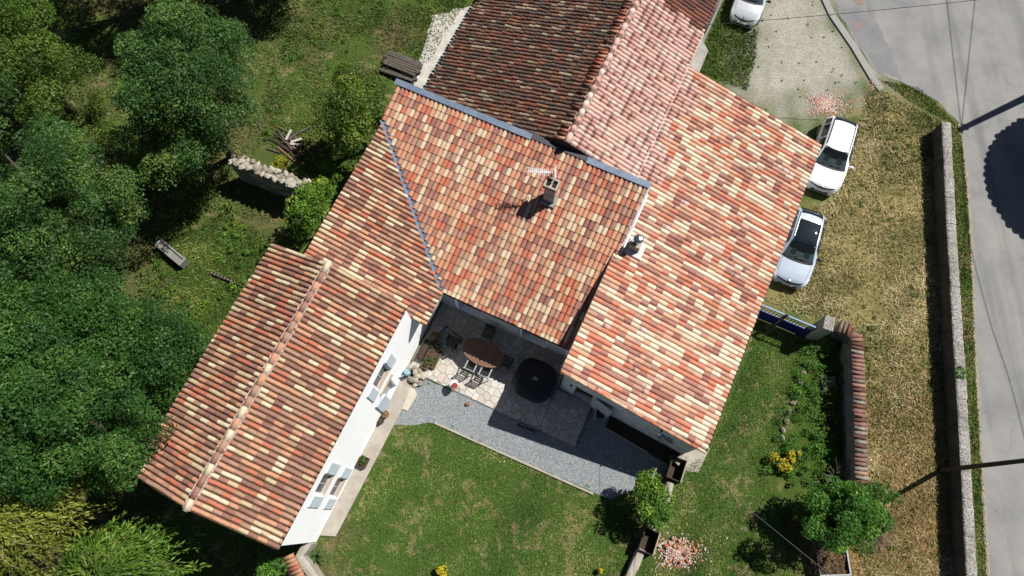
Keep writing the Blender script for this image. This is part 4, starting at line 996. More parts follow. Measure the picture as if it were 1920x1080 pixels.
def crate(loc, rz, w, d, h, label, ncell, seed, m=CRATE, plants=True, group='crates by the house wall'):
    c = empty('planter_crate', loc, rz, label, 'planter', group)
    for sg in (-1, 1):
        part('board', MB().box((sg*(w/2-.012), 0, h/2), (.024, d, h)), m, c); part('board', MB().box((0, sg*(d/2-.012), h/2-.002), (w-.05, .024, h-.004)), m, c)
    part('soil', MB().box((0, 0, h*.4), (w-.05, d-.05, h*.75)), SOIL, c)
    for k in range(1, ncell): part('divider', MB().box((0, -d/2+d*k/ncell, h*.8), (w-.05, .015, .05)), m, c)
    if plants:
        r = random.Random(seed); lob = [((r.uniform(-w*.3, w*.3), -d*.4+d*.8*(k+.5)/(ncell*2), h*.85+.06), (.09, .08, .08)) for k in range(ncell*2) if r.random() < .8]
        leaves('seedlings', c, SEED, lob, 26, .07, seed)
    return c
crate(W(-6.72, 4.98, GZ), ROTH, .32, .98, .28, 'empty looking dark trough against the white wall', 1, 1, BLACK, plants=False)
crate(W(-6.38, 5.18, GZ), ROTH, .30, .62, .22, 'wooden crate of seedlings, end towards the wicker pot', 2, 2)
crate(W(-6.36, 4.52, GZ), ROTH, .34, .62, .22, 'wooden crate of seedlings, end towards the rockery', 2, 3)
crate(W(-6.06, 4.88, GZ), ROTH, .26, 1.0, .2, 'long wooden crate of reddish soil beside the seedling crates', 3, 4)
WICK = mat('wicker', lin((150, 116, 84)), .85, .3, 30, bmp=.8)
pb = empty('wicker_pot', W(-6.55, 5.72, GZ), 0, 'round wicker pot of dry stalks beside the seedling crates', 'pot')
part('basket', pot(MB(), (0, 0, 0), .17, .22, .34, 18), WICK, pb)
STRAW = blade_mat('dry_stalks', [(0, lin((120, 98, 66))), (1, lin((176, 150, 104)))])
leaves('stalks', pb, STRAW, [((0, 0, .34), (.2, .2, .14))], 90, .16, 5, elong=7)
# rockery with watering can
ROCKV = None
def rock(c, r, seed, sq=(1, 1, .7)):
    rd = random.Random(seed); bm = bmesh.new(); bmesh.ops.create_icosphere(bm, subdivisions=1, radius=r)
    for v in bm.verts: v.co = Vector((v.co.x*sq[0], v.co.y*sq[1], v.co.z*sq[2]))*rd.uniform(.72, 1.18)
    a = rd.uniform(0, 6.28); R = Matrix.Rotation(a, 3, 'Z')
    mb = MB().add([R @ v.co+Vector(c) for v in bm.verts], [tuple(v.index for v in f.verts) for f in bm.faces]); bm.free(); return mb
rk = empty('rockery', floor_at(776, 707, 0), 0, 'heap of pale rocks at the terrace corner under the watering can', 'rocks')
r4 = random.Random(9)
for i in range(22):
    a = r4.uniform(0, 6.28); d = math.sqrt(r4.random()); zz_ = .10+.16*(1-d)
    part('rock', rock((d*.62*math.cos(a)*1.0, d*.42*math.sin(a), zz_), r4.uniform(.09, .19), i), r4.choice([STONEL, STONEL, STONE]), rk)
wc = empty('watering_can', floor_at(764, 700, .27), .4, 'pale blue plastic watering can on the rock heap', 'watering can')
BLUP = mat('pale_blue_plastic', lin((150, 184, 196)), .45, .05, 4)
part('tank', MB().lathe((0, 0, 0), [(.14, 0), (.155, .05), (.15, .24), (.10, .29), (.05, .30)], 16), BLUP, wc, smooth=True)
part('spout', MB().tube([(-.10, -.02, .08), (-.28, -.08, .22), (-.38, -.11, .33)], [.045, .03, .022], 8), BLUP, wc, smooth=True)
part('handle', MB().tube([(.05, 0, .29), (.14, .02, .36), (.20, .03, .26), (.15, .02, .10)], .018, 6), BLUP, wc, smooth=True)
# pots along the long house
DKPOT = mat('dark_pot', lin((84, 72, 62)), .8, .2, 8)
p1 = empty('flower_pot', at(724, 778, .07), 0, 'round pot of brown stalks on the concrete walk by the shutter', 'pot'); part('pot', pot(MB(), (0, 0, 0), .13, .17, .26), WICK, p1); leaves('stalks', p1, STRAW, [((0, 0, .25), (.15, .15, .06))], 60, .12, 8, elong=5)
p2 = empty('flower_pot', at(715, 790, .07), 0, 'black round pot against the white wall beside the wicker one', 'pot'); part('pot', pot(MB(), (0, 0, 0), .12, .16, .28), BLACK, p2); part('soil', MB().lathe((0, 0, .2), [(.13, 0), (.12, .04), (.01, .045)], 14), SOIL, p2)
c_ = crate(W(-6.85, -.55, .07), ROTH, .36, .48, .3, 'square brown tub with green plant on the concrete walk', 1, 12, mat('brown_tub', lin((96, 68, 52)), .8, .2, 8), plants=False, group=None)
if 'group' in c_: del c_['group']
leaves('plant', c_, SEED, [((0, .03, .32), (.15, .2, .12))], 120, .09, 13)
# breeze blocks, stray pots, white chair by the wing
BLK = mat('grey_block', lin((150, 146, 146)), .95, .15, 12, bmp=.5)
def block(loc, rz, label):
    o = empty('breeze_block', loc, rz, label, 'block', 'hollow blocks on the gravel')
    m = MB()
    for y in (-.085, .085): m.box((0, y, .1), (.4, .03, .2))
    part('shell', m, BLK, o)
    for x in (-.185, -.062, .062, .185): part('web', MB().box((x, 0, .098), (.03, .14, .196)), BLK, o)
block(floor_at(977, 800, 0.008), ROTH+.03, 'hollow grey building block on the gravel, nearer the table side')
block(floor_at(993, 806, 0.008), ROTH-.04, 'hollow grey building block on the gravel, nearer the white chair')
o = empty('flower_pot', at(877, 758, .006), 0, 'small upturned terracotta pot on the gravel edge', 'pot'); part('pot', MB().lathe((0, 0, 0), [(.09, 0), (.10, .03), (.07, .15), (.01, .155)], 14), TERRAC, o)
wch = chair(at(1123, 779, .006), ROTH+.35, 'white garden chair with dark cushion by the east wing door', MATS['white_enamel'], MATS['white_enamel'], group=None)

part('cushion', MB().box((0, 0, .475), (.40, .40, .05)), BF, wch, bev=.02)
o = empty('storage_chest', W(-.72, 5.62, GZ), ROTH, 'slim dark blue grey box against the wing corner behind the spa', 'box')
part('chest', MB().box((0, 0, .3), (.22, .3, .6)), mat('slate_plastic', lin((62, 66, 76)), .5), o, bev=.015); part('lid', MB().box((0, 0, .615), (.25, .33, .03)), MATS['slate_plastic'], o, bev=.01)

# ================================================================== WALLS, GATE, PILLAR
# boundary wall along the road
bw_pts = [(1775, 229), (1784.5, 420), (1795.5, 600), (1808, 800), (1823, 1080), (1829, 1200)]
BWH = 1.0
bwc = [Vector(at(x, y, BWH)) for x, y in bw_pts]
bw = empty('boundary_wall', (bwc[3].x, bwc[3].y, 0), 0, 'long low rendered wall between the dry field and the road', 'wall')
def wall_strip(path, w, z0, z1, step=.25, amp=.015, seed=1, top=0):
    r = random.Random(seed); P2 = []
    for a, b in zip(path[:-1], path[1:]):
        n = max(1, int((b-a).length/step))
        for k in range(n): P2.append(a+(b-a)*k/n)
    P2.append(path[-1]); mb = MB(); V = []; F_ = []; cs = []
    for i, p in enumerate(P2):
        d = (P2[min(i+1, len(P2)-1)]-P2[max(i-1, 0)]); nrm = Vector((-d.y, d.x, 0)).normalized()
        zt_ = z1+r.uniform(-amp, amp)*1.6+top*math.sin(i*.31)
        row = []
        for k, (o_, z) in enumerate(((-w/2-.01, z0), (-w/2, (z0+z1)*.5), (-w/2, zt_-.03), (-w/2+.05, zt_), (0, zt_+.015), (w/2-.05, zt_), (w/2, zt_-.03), (w/2, (z0+z1)*.5), (w/2+.01, z0))):
            q = p+nrm*(o_+r.uniform(-amp, amp)); row.append((q.x, q.y, z+(r.uniform(-amp, amp) if 2 <= k <= 6 else 0)))
        V += row
    m = 9
    for i in range(len(P2)-1): F_ += [(i*m+k, (i+1)*m+k, (i+1)*m+k+1, i*m+k+1) for k in range(m-1)]
    F_ += [tuple(range(m)), tuple((len(P2)-1)*m+k for k in range(m-1, -1, -1))]
    return mb.add(V, F_)
def rough_mat():
    m, nt, N, Lk, p = nodes('roughcast')
    sp = noise(nt, 13, 7, .85); bl = noise(nt, 1.3, 5, .65)
    col = ramp(nt, sp, [(.38, lin((70, 66, 62))), (.47, lin((150, 145, 138))), (.6, lin((216, 212, 205)))])
    col = mix(nt, col, lin((120, 112, 100)), ramp(nt, bl, [(.45, 0), (.7, .65)]))
    Lk.new(col, p.inputs['Base Color']); p.inputs['Roughness'].default_value = .95; Lk.new(bump(nt, sp, 1, .04), p.inputs['Normal']); return m
ROUGH = rough_mat()
o_ = (bwc[3].x, bwc[3].y, 0)
part('wall_body', wall_strip([Vector((p.x, p.y, 0)) for p in bwc], .42, -.1, BWH-.05, .3, .012, 5, .004), mat('shaded_stained_render', lin((104, 98, 88)), .95, .3, 3, dirt=lin((52, 48, 44)), dirt_amt=.8, dirt_scale=1.7, bmp=.7), bw, o_)  # body colour darkened to stand in for shade on the face, plus soil stains
r9 = random.Random(12); bpath = [Vector((p.x, p.y, 0)) for p in bwc]
for a_, b_ in zip(bpath[:-1], bpath[1:]):                     # coping cast in lengths that have cracked apart
    n_ = max(1, round((b_-a_).length/1.35)); dd = (b_-a_).normalized()
    for k in range(n_):
        p0, p1 = a_.lerp(b_, k/n_)+dd*.004, a_.lerp(b_, (k+1)/n_)-dd*r9.uniform(.004, .02)
        part('coping', wall_strip([p0, p1], .43+r9.uniform(-.015, .02), BWH-.09, BWH+r9.uniform(-.012, .012), .10, .011, 40+k), ROUGH, bw, o_)
iv = at(1798, 700, .9)
ivt = empty('wall_weed', (iv[0], iv[1], BWH-.02), 0, 'green weed sprouting from the top of the roadside wall', 'plant')
# garden wall with tile coping
GH = 1.32
gpts = [Vector(at(x, y, GH)) for x, y in ((1574, 611), (1592, 620), (1604, 629), (1606.5, 642), (1608, 700), (1612, 800), (1614, 915), (1622, 985))]
gw = empty('garden_wall', (gpts[5].x, gpts[5].y, 0), 0, 'grey garden wall capped with a row of old roof tiles', 'wall')
o2 = (gpts[5].x, gpts[5].y, 0)
part('wall_body', wall_strip([Vector((p.x, p.y, 0)) for p in gpts], .34, -.1, GH-.06, .3, .02, 6), mat('grey_block_wall', lin((150, 146, 138)), .95, .2, 5, dirt=lin((96, 92, 84)), dirt_amt=.6, bmp=.5), gw, o2)
COP = [BROWNP[1], tile_mat('dull_cap_tile', lin((142, 112, 100)), 0, .7), OLDPAL[6], OLDPAL[5], tile_mat('mossy_cap_tile', lin((164, 156, 142)), 0, .8), tile_mat('mossy_grey_cap_tile', lin((140, 128, 116)), 0, .8), tile_mat('rose_cap_tile', lin((158, 112, 102)), 0, .6), BROWNP[0]]
acc = .06; r5 = random.Random(3)
for a, b in zip(gpts[:-1], gpts[1:]):
    L_seg = (b-a).length; d = (b-a).normalized(); n_ = Vector((-d.y, d.x, 0))
    while acc < L_seg:
        p = a+d*acc; p.z = GH; j = r5.uniform(-.03, .03)
        part('coping_tile', halfpipe(p+n_*(.29+j)+Vector((0, 0, -.05)), p-n_*(.29-j)+Vector((0, 0, .03))+d*r5.uniform(-.03, .03), .088), r5.choice(COP), gw, o2, True)
        acc += .185
    acc -= L_seg
# pillar
pc = at(1555, 606, 1.95); pi = empty('gate_pillar', (pc[0], pc[1], 0), ROTH+.1, 'stone gate pillar with pale rough top beside the blue gate', 'pillar')
part('shaft', MB().box((0, 0, .9), (.42, .62, 1.9)), GREYWALL, pi, bev=.03); part('cap', MB().box((0, 0, 1.9), (.46, .66, .12)), ROUGH, pi, bev=.03)
# blue gate
BLUE = mat('blue_gate_paint', lin((28, 44, 120)), .45, .1, 4); BLUEL = mat('light_blue_edge', lin((120, 160, 200)), .5)
ga, gb = Vector(at(1418, 567, 1.65)), Vector(at(1533, 615, 1.65)); ga.z = gb.z = 0
gdv = (gb-ga); GL = gdv.length; gt = empty('blue_gate', ga, math.atan2(gdv.y, gdv.x), 'blue metal driveway gate with solid foot panel and upright bars', 'gate')
for x0, x1 in ((0, GL*.5-.02), (GL*.5+.02, GL-.02)):
    part('panel', MB().box(((x0+x1)/2, 0, .58), (x1-x0-.06, .03, .88)), BLUE, gt)
    for z, w_ in ((.12, .06), (1.04, .05), (1.62, .06)): part('rail', MB().box(((x0+x1)/2, 0, z), (x1-x0, .055, w_)), BLUE if z < 1.5 else BLUEL, gt)
    for x in (x0+.03, x1-.03): part('post', MB().box((x, 0, .83), (.06, .06, 1.64)), BLUE, gt)
    n = int((x1-x0)/.14)
    for i in range(1, n): part('bar', MB().box((x0+(x1-x0)*i/n, 0, 1.32), (.022, .022, .56)), BLUE, gt)
part('brace', MB().bar((GL*.5, -.03, 1.5), (GL*.5-.35, -1.0, .05), .045), IRON, gt)
# dark oval lattice leaning at the wall corner
ov = Vector(at(1586, 634, 1.15)); ol = empty('oval_lattice', (ov.x, ov.y, 0), math.radians(-40), 'dark oval metal lattice leaning in the corner of the tile capped wall', 'lattice')
rim = [(0.52*math.cos(a), .10+.10*math.sin(a), .95+.26*math.sin(a)) for a in np.linspace(0, 2*math.pi, 29)]
part('rim', MB().tube(rim, .03, 6), BLACK, ol)
for i in range(9):
    x = -.42+.105*i; h = .26*math.sqrt(1-(x/.52)**2); part('bar', MB().bar((x, .10-.1*h/.26, .95-h), (x, .10+.1*h/.26, .95+h), .016), IRON, ol)
for sg in (-1, 1): part('stay', MB().bar((sg*.5, .1, .95), (sg*.56, -.06, 0), .03), IRON, ol)

# low wall on the lawn side with two woven troughs
lw = [Vector(at(x, y, .45)) for x, y in ((1176, 1095), (1192, 1058), (1204, 1030))]; lw2 = [Vector(at(x, y, .5)) for x, y in ((1222, 993), (1236, 966), (1248, 940), (1258, 905))]; lw3 = [Vector(at(x, y, .4)) for x, y in ((1268, 868), (1287, 852))]
for pts, lab in ((lw, 'low concrete topped wall stub beside the rubble heap'), (lw2, 'low concrete wall under the sunlit vine shrub'), (lw3, 'short stone wall stub joining the wing corner')):
    o = empty('low_wall', (pts[0].x, pts[0].y, 0), 0, lab, 'wall'); part('wall_body', wall_strip([Vector((p.x, p.y, 0)) for p in pts], .32, -.1, pts[0].z, .25, .02, 8), CONC, o, (pts[0].x, pts[0].y, 0))
WEAVE = mat('dark_wicker', lin((64, 60, 50)), .85, .4, 22, bmp=.9)
def trough(loc, rz, label):
    o = empty('wicker_trough', loc, rz, label, 'trough', 'woven troughs set in the low wall')
    w, d, h = .62, .92, .62
    for sg in (-1, 1):
        for i in range(7):
            z = .05+h*i/7+.03
            part('strand', MB().box((sg*w/2, 0, z), (.035+.012*(i % 2), d, h/7-.012)), WEAVE, o)
            part('strand', MB().box((0, sg*d/2, z+.003), (w, .035+.012*(i % 2), h/7-.014)), WEAVE, o)
        part('rim', MB().box((sg*w/2, 0, h+.09), (.05, d+.06, .03)), mat('pale_batten', lin((168, 156, 130)), .8, .2, 9) if sg > 0 else WEAVE, o)
    for x in (-w/2, w/2):
        for y in (-d/2, d/2): part('post', MB().box((x, y, .36), (.055, .055, .72)), WEAVE, o)
    part('floor', MB().box((0, 0, .10), (w-.04, d-.04, .12)), SOIL, o)
trough(at(1263, 881, 0), ROTH+.06, 'dark woven trough at the foot of the wing gable')
trough(at(1212, 1014, 0), ROTH+.06, 'dark woven trough between the rubble heap and the lawn')

# stone ruin wall in the wood
RH = 2.2; ra, rb = Vector(at(428, 292, RH)), Vector(at(580, 348, RH)); ra.z = rb.z = 0; rdv = rb-ra; RL = rdv.length
rw = empty('ruined_wall', ra, math.atan2(rdv.y, rdv.x), 'ruined rubble stone wall with broken top beside the big tree', 'wall')
part('core', MB().box((RL/2, 0, RH/2-.15), (RL, .42, RH-.2)), STONE, rw)
r6 = random.Random(21)
for i in range(13):
    for j in range(3):
        part('stone', rock((RL*(i+.5+r6.uniform(-.25, .25))/13, -.2+.2*j+r6.uniform(-.05, .05), RH-.24+r6.uniform(-.03, .06)), r6.uniform(.12, .2), i*7+j, (1.25, .9, .42)), r6.choice([STONEL, STONE, STONEL]), rw)
for j in range(6):
    x = 0
    while x < RL:
        w_ = r6.uniform(.22, .5); part('stone', MB().box((x+w_/2, -.215+r6.uniform(-.015, .02), .18+.3*j), (w_-.03, .1, .27)), r6.choice([STONE, STONE, STONEL]), rw, bev=.03); x += w_
# plank stack behind the barn
GREYW = mat('weathered_grey_wood', lin((104, 96, 86)), .9, .35, 7, dirt=lin((62, 56, 50)), dirt_amt=.7, dirt_scale=6)
PALEW = mat('pale_board', lin((190, 184, 172)), .85, .15, 6)
sp_ = Vector(at(752, 118, .5)); ps_ = empty('plank_stack', (sp_.x, sp_.y, 0), ROTH+.02, 'stack of weathered grey corrugated planks near the zinc flashing', 'planks')
r7 = random.Random(5)
for lay in range(3):
    for i in range(9 if lay < 2 else 6):
        y = -.62+.145*i+(.3 if lay == 2 else 0)
        part('plank', MB().box((r7.uniform(-.08, .08), y, .08+.17*lay+r7.uniform(0, .03)), (1.9+r7.uniform(-.15, .1), .118, .05), r7.uniform(-.02, .02)), GREYW, ps_)
for x in (-.7, .7): part('bearer', MB().box((x, 0, .03), (.1, 1.3, .06)), DARKWOOD, ps_)
for x in (-.6, .5):
    for lay in (1, 2): part('bearer', MB().box((x, .1, .02+.17*lay), (.08, 1.1, .07)), DARKWOOD, ps_)
# timber debris
dp = Vector(at(545, 268, .1)); db = empty('timber_debris', (dp.x, dp.y, 0), 0, 'pile of broken boards and sticks behind the ruined wall', 'debris')
for i in range(26):
    a = math.radians(-38)+r7.gauss(0, .38); L_ = r7.uniform(.5, 1.6); c0 = Vector((r7.gauss(0, .55), r7.gauss(0, .38), .06+.02*(i % 6)))
    dv = Vector((math.cos(a), math.sin(a), r7.uniform(-.03, .06)))*L_/2
    part('board', MB().bar(c0-dv, c0+dv, r7.choice([.03, .05, .09]), .03), r7.choice([GREYW, GREYW, DARKWOOD, MATS['crate_wood']]), db)
for (x0, y0, x1, y1) in ((536, 262, 546, 243), (545, 266, 566, 260), (544, 269, 565, 272)):
    a, b = Vector(at(x0, y0, .22))-Vector((dp.x, dp.y, 0)), Vector(at(x1, y1, .2))-Vector((dp.x, dp.y, 0)); part('board', MB().bar(a, b, .12, .03), PALEW, db)
# stone trough and rail in the clearing
ta, tb_ = Vector(at(298, 455, .35)), Vector(at(345, 494, .35)); d_ = tb_-ta
tr = empty('stone_trough', ((ta.x+tb_.x)/2, (ta.y+tb_.y)/2, 0), math.atan2(d_.y, d_.x), 'long grey stone trough lying in the sunny clearing of the wood', 'trough')
L_ = d_.length
GST = mat('grey_trough_stone', lin((150, 148, 144)), .9, .12, 6, dirt=lin((110, 106, 98)), dirt_amt=.5, bmp=.4)
for sg in (-1, 1): part('side', MB().box((0, sg*.17, .25), (L_, .09, .5)), GST, tr, bev=.015)
part('end', MB().box((-L_/2+.05, 0, .252), (.1, .26, .5)), GST, tr); part('end', MB().box((L_/2-.05, 0, .252), (.1, .26, .5)), GST, tr)
part('floor', MB().box((0, 0, .22), (L_-.1, .3, .40)), GST, tr)
ra_, rb_ = Vector(at(392, 510, .1)), Vector(at(452, 533, .3)); o = empty('fallen_beam', ((ra_.x+rb_.x)/2, (ra_.y+rb_.y)/2, 0), math.atan2(rb_.y-ra_.y, rb_.x-ra_.x), 'dark perforated beam lying in the nettles by the long house', 'beam')
part('beam', MB().bar((-.85, 0, .10), (.85, 0, .22), .13, .05), DARKWOOD, o)
for i in range(9): part('peg', MB().box((-.75+.18*i, 0, .14+.0127*i*1.0), (.03, .05, .03)), PALEW, o)
part('block', MB().box((.8, 0, .08), (.1, .25, .2)), DARKWOOD, o)

# rubble heaps
def heap(name, loc, rx, ry, h, n, mats, label, seed, big=0, bigm=None):
    r = random.Random(seed); root = empty(name, loc, 0, label, 'rubble')
    for m in mats:
        mb = MB()
        for i in range(n//len(mats)):
            a = r.uniform(0, 6.28); q = abs(r.gauss(0, .52)); k = rock((q*rx*math.cos(a)*(1+.25*math.sin(3*a+1)), q*ry*math.sin(a)*(1+.25*math.cos(2*a)), h*max(0, 1-q)*r.uniform(.5, 1)+.008), r.uniform(.014, .05), r.random(), (1.3, .8, .5)); mb.add(k.v, k.f)
        part('rubble', mb, m, root, kind='stuff')
    for i in range(big):
        a = r.uniform(0, 6.28); q = math.sqrt(r.random())*.7; c = Vector((q*rx*math.cos(a), q*ry*math.sin(a), h*(1-q)+.05)); b = r.uniform(0, 6.28)
        dv = Vector((math.cos(b), math.sin(b), r.uniform(-.2, .2)))*r.uniform(.05, .12); part('broken_tile', halfpipe(c-dv, c+dv, .055), r.choice(bigm), root, None, True)
    return root
LIME = mat('lime_rubble', lin((206, 196, 184)), .95, .15, 20); ORB = mat('orange_rubble', lin((196, 122, 88)), .95, .2, 20); PKB = mat('pink_rubble', lin((196, 150, 128)), .95, .2, 20)
hp = at(1268, 1036, 0); heap('rubble_heap', (hp[0], hp[1], 0), 1.15, .85, .2, 1500, [LIME, ORB, PKB, LIME], 'heap of broken orange tiles and pale stones on the grass', 4, 14, [NEWPAL[3], NEWPAL[2], BROWNP[2]])
hp = at(1548, 196, 0); heap('rubble_heap', (hp[0], hp[1], 0), 1.15, .85, .05, 1500, [PKB, LIME, ORB, LIME], 'flat spread of crushed pink brick behind the white estate car', 6)

# planting bed: border stones, slab, raised frame
bs = Vector(at(1492, 740, 0)); bo = empty('stone_border', (bs.x, bs.y, 0), 0, 'crooked row of border stones edging the planting bed', 'border')
path = [Vector(at(x, y, 0)) for x, y in ((1516, 652), (1509, 690), (1500, 728), (1484, 764), (1470, 800), (1462, 828))]
for a, b in zip(path[:-1], path[1:]):
    n = int((b-a).length/.34)
    for k in range(n): p = a+(b-a)*(k+.5)/n-bs; part('stone', rock((p.x+r7.uniform(-.04, .04), p.y, .07), r7.uniform(.14, .2), k*3+int(a.y*10), (.8, 1.1, .7)), STONE, bo)
sl = at(1553, 722, 0); o = empty('paving_slab', (sl[0], sl[1], 0), .05, 'grey paving slab with a terracotta brick edge in the bed', 'slab'); part('slab', MB().box((0, 0, .06), (.62, .78, .12)), CONC, o, bev=.02); part('brick', MB().box((.05, -.45, .05), (.5, .1, .1)), TERRAC, o, bev=.01)
cf = at(1556, 1046, .3); o = empty('raised_planter', (cf[0], cf[1], 0), .03, 'square raised planter with white rails below the round bush', 'planter')
for sg in (-1, 1): part('side', MB().box((sg*.62, 0, .3), (.05, 1.3, .6)), GREYW, o); part('side', MB().box((0, sg*.65, .3), (1.28, .05, .59)), GREYW, o)
part('rail', MB().box((.62, 0, .61), (.06, 1.35, .03)), mat('white_rail', (.3, .3, .3), .8), o); part('rail', MB().box((0, -.65, .612), (1.28, .06, .03)), MATS['white_rail'], o)
part('soil', MB().box((0, 0, .25), (1.2, 1.25, .4)), SOIL, o)
leaves('dead_growth', o, STRAW, [((random.uniform(-.45, .45), random.uniform(-.5, .5), .5), (.3, .3, .12)) for _ in range(9)], 60, .16, 77, elong=6)['kind'] = 'stuff'

# small tiled wall end below the long house
o = empty('corner_wall', W(-7.0, -4.75, 0), ROTH, 'white wall corner with a strip of orange tiles at the end of the walk', 'wall')
wp1 = [Vector(at(x, y, 1.3)) for x, y in ((545, 1090), (562, 1040), (585, 1025))]
q0 = at(572, 1030, 1.0); q1 = at(590, 1085, 1.0)
o.location = (q0[0], q0[1], 0); o.rotation_euler = (0, 0, 0)
part('wall_body', wall_strip([Vector((W(-7.2, -4.3)[0]-q0[0], W(-7.2, -4.3)[1]-q0[1], 0)), Vector((at(560, 1043, 1)[0]-q0[0], at(560, 1043, 1)[1]-q0[1], 0)), Vector((at(612, 1120, 1)[0]-q0[0], at(612, 1120, 1)[1]-q0[1], 0))], .34, -.1, 1.0, .3, .01, 4), CONC, o)
for i in range(9):
    a = Vector(at(548+4*i*.9, 1042+7*i, 1.08)); 
    part('tile', halfpipe(Vector((a.x-q0[0]+.1, a.y-q0[1]+.05, 1.08)), Vector((a.x-q0[0]-.5, a.y-q0[1]-.18, .86)), .085), random.choice([OLDPAL[2], OLDPAL[3], NEWPAL[2]]), o, None, True)

# ================================================================== POLES, CABLES, ROUND TOWER
POLEW = mat('tarred_pole', lin((70, 62, 54)), .85, .25, 6)
def pole(loc, h, label, r=.105):
    o = empty('utility_pole', (loc[0], loc[1], 0), 0, label, 'pole', 'utility poles along the road')
    part('post', MB().tube([(0, 0, -.3), (0, 0, h*.5), (0, 0, h)], [r, r*.88, r*.72], 12), POLEW, o, smooth=True)
    for k, z in enumerate((h-.15, h-.4, h-.65)): part('insulator', MB().lathe((.0, r*.9*(1 if k % 2 else -1), z), [(.03, 0), (.05, .05), (.03, .1), (.045, .14), (.02, .18)], 8), mat('porcelain', (.5, .5, .48), .3), o)
    return o
P1 = Vector(at(1762, 882)); P2 = Vector((28.02, 21.47, 0)); P3 = Vector(at(1560, 1165, 5.5)); P4 = Vector((27.6, -3.2, 0))
pole(P1, 7.2, 'dark wooden utility pole at the foot of the roadside wall'); pole(P2, 8.0, 'utility pole across the road junction by the round tower', .2)
pole(P3, 5.8, 'utility pole beyond the lawn carrying the house cable'); pole(P4, 7.4, 'utility pole further along the road')
def cable(pts, r, label, sag=.0):
    a = [Vector(p) for p in pts]; out = []
    if len(a) == 2:
        for k in range(25): q = k/24; p = a[0].lerp(a[1], q); p.z -= sag*4*q*(1-q); out.append(p)
    else:
        for i in range(len(a)-1):
            p0, p1, p2, p3 = a[max(i-1, 0)], a[i], a[i+1], a[min(i+2, len(a)-1)]
            for k in range(8):
                t = k/8; out.append(.5*((2*p1)+(p2-p0)*t+(2*p0-5*p1+4*p2-p3)*t*t+(3*p1-p0-3*p2+p3)*t**3))
        out.append(a[-1])
    c = out[len(out)//2]; mb = MB().tube(out, r, 5)
    mb.off((out[0].x, out[0].y, out[0].z)); o = part('cable', mb, IRON, None); o.location = out[0]
    return tag(o, label, 'cable', 'overhead cables')
SH = Vector((math.cos(SUN_AZ), math.sin(SUN_AZ), 0))/math.tan(SUN_EL)
def lifted(x, y, h): p = Vector(at(x, y)); return p+SH*h+Vector((0, 0, h))
top2 = P2+Vector((0, 0, 7.9))
cable([W(-1.0, 23.2, 4.75), top2], .014, 'thin cable from the barn gutter to the pole across the junction', .25)
cable([top2, lifted(1812, 420, 7.3), lifted(1855, 600, 7.0), lifted(1905, 760, 7.0), P4+Vector((0, 0, 7.3))], .016, 'cable running high beside the road from pole to pole')
for x, lab in ((1834, 'cable over the junction, the one leaning towards the tower'), (1768, 'cable over the junction, the one leaning towards the parked cars')): cable([top2, lifted(x, -60, 8.3), lifted(x+(x-1800)*.8, -300, 8.6)], .019, lab)
cable([W(3.95, gs(4)-.35, 3.1), P3+Vector((0, 0, 5.6))], .006, 'thin pale house cable strung from the wing gable over the lawn', .05).data.materials[0] = mat('pale_cable', (.2, .2, .2), .5)
# round tower across the road
tw = empty('round_tower', (31.35, 17.65, 0), 0, 'round stone tower with conical tiled roof across the road', 'tower')
part('wall', MB().lathe((0, 0, -.1), [(3.7, 0), (3.7, 6.0), (3.6, 6.05)], 48), GREYWALL, tw)
nt_ = 62; sub = 6; nb = nt_*sub; rl = 4.0; cone = MB(); V = [(0, 0, 7.7)]; r10 = random.Random(8); ext = [r10.uniform(-.05, .05) for _ in range(nt_)]
for k in range(nb):
    a = 2*math.pi*k/nb; rr_ = rl+.09*math.sin(math.pi*(k % sub)/sub)+ext[k//sub]; V.append((rr_*math.cos(a), rr_*math.sin(a), 5.9+.05*math.sin(math.pi*(k % sub)/sub)))
cone.add(V+[(0, 0, 5.8)], [(0, 1+k, 1+(k+1) % nb) for k in range(nb)]+[(nb+1, 1+(k+1) % nb, 1+k) for k in range(nb)])
part('roof', cone, BROWNP[0], tw)
part('finial', MB().lathe((0, 0, 7.65), [(.12, 0), (.08, .2), (.14, .3), (.02, .5)], 10), STONE, tw)
part('door', MB().box((-3.66, .5, 1.0), (.12, 1.0, 2.0)), DARKWOOD, tw)

# ================================================================== VEGETATION
ASH = leaf_mat('ash_leaves', lin((40, 72, 30)), lin((86, 124, 58)), lin((142, 158, 70)))
OLIVE = leaf_mat('olive_green_leaves', lin((56, 82, 24)), lin((104, 134, 46)), lin((156, 164, 66)))
DEEP = leaf_mat('deep_green_leaves', lin((34, 70, 26)), lin((72, 116, 46)), lin((118, 148, 62)))
WILLOW = leaf_mat('willow_leaves', lin((110, 122, 42)), lin((172, 178, 72)), lin((216, 204, 98)))
WILLG = leaf_mat('green_willow_leaves', lin((70, 106, 32)), lin((120, 156, 54)), lin((176, 190, 78)))
BRIGHT = leaf_mat('bright_leaves', lin((60, 104, 30)), lin((122, 164, 54)), lin((196, 206, 78)))
ROUNDB = leaf_mat('bush_leaves', lin((40, 84, 24)), lin((88, 142, 46)), lin((140, 180, 64)))
YELL = leaf_mat('yellow_flowers', lin((196, 168, 24)), lin((232, 206, 40)), lin((240, 224, 80)), .15)
GOLD = leaf_mat('golden_leaves', lin((150, 156, 30)), lin((196, 196, 44)), lin((220, 214, 70)))
BARK = mat('bark', lin((92, 80, 64)), .95, .3, 9, bmp=.8); TWIG = mat('dry_twigs', lin((150, 134, 112)), .9, .2, 9); RTWIG = mat('russet_twigs', lin((120, 84, 60)), .9, .3, 9)
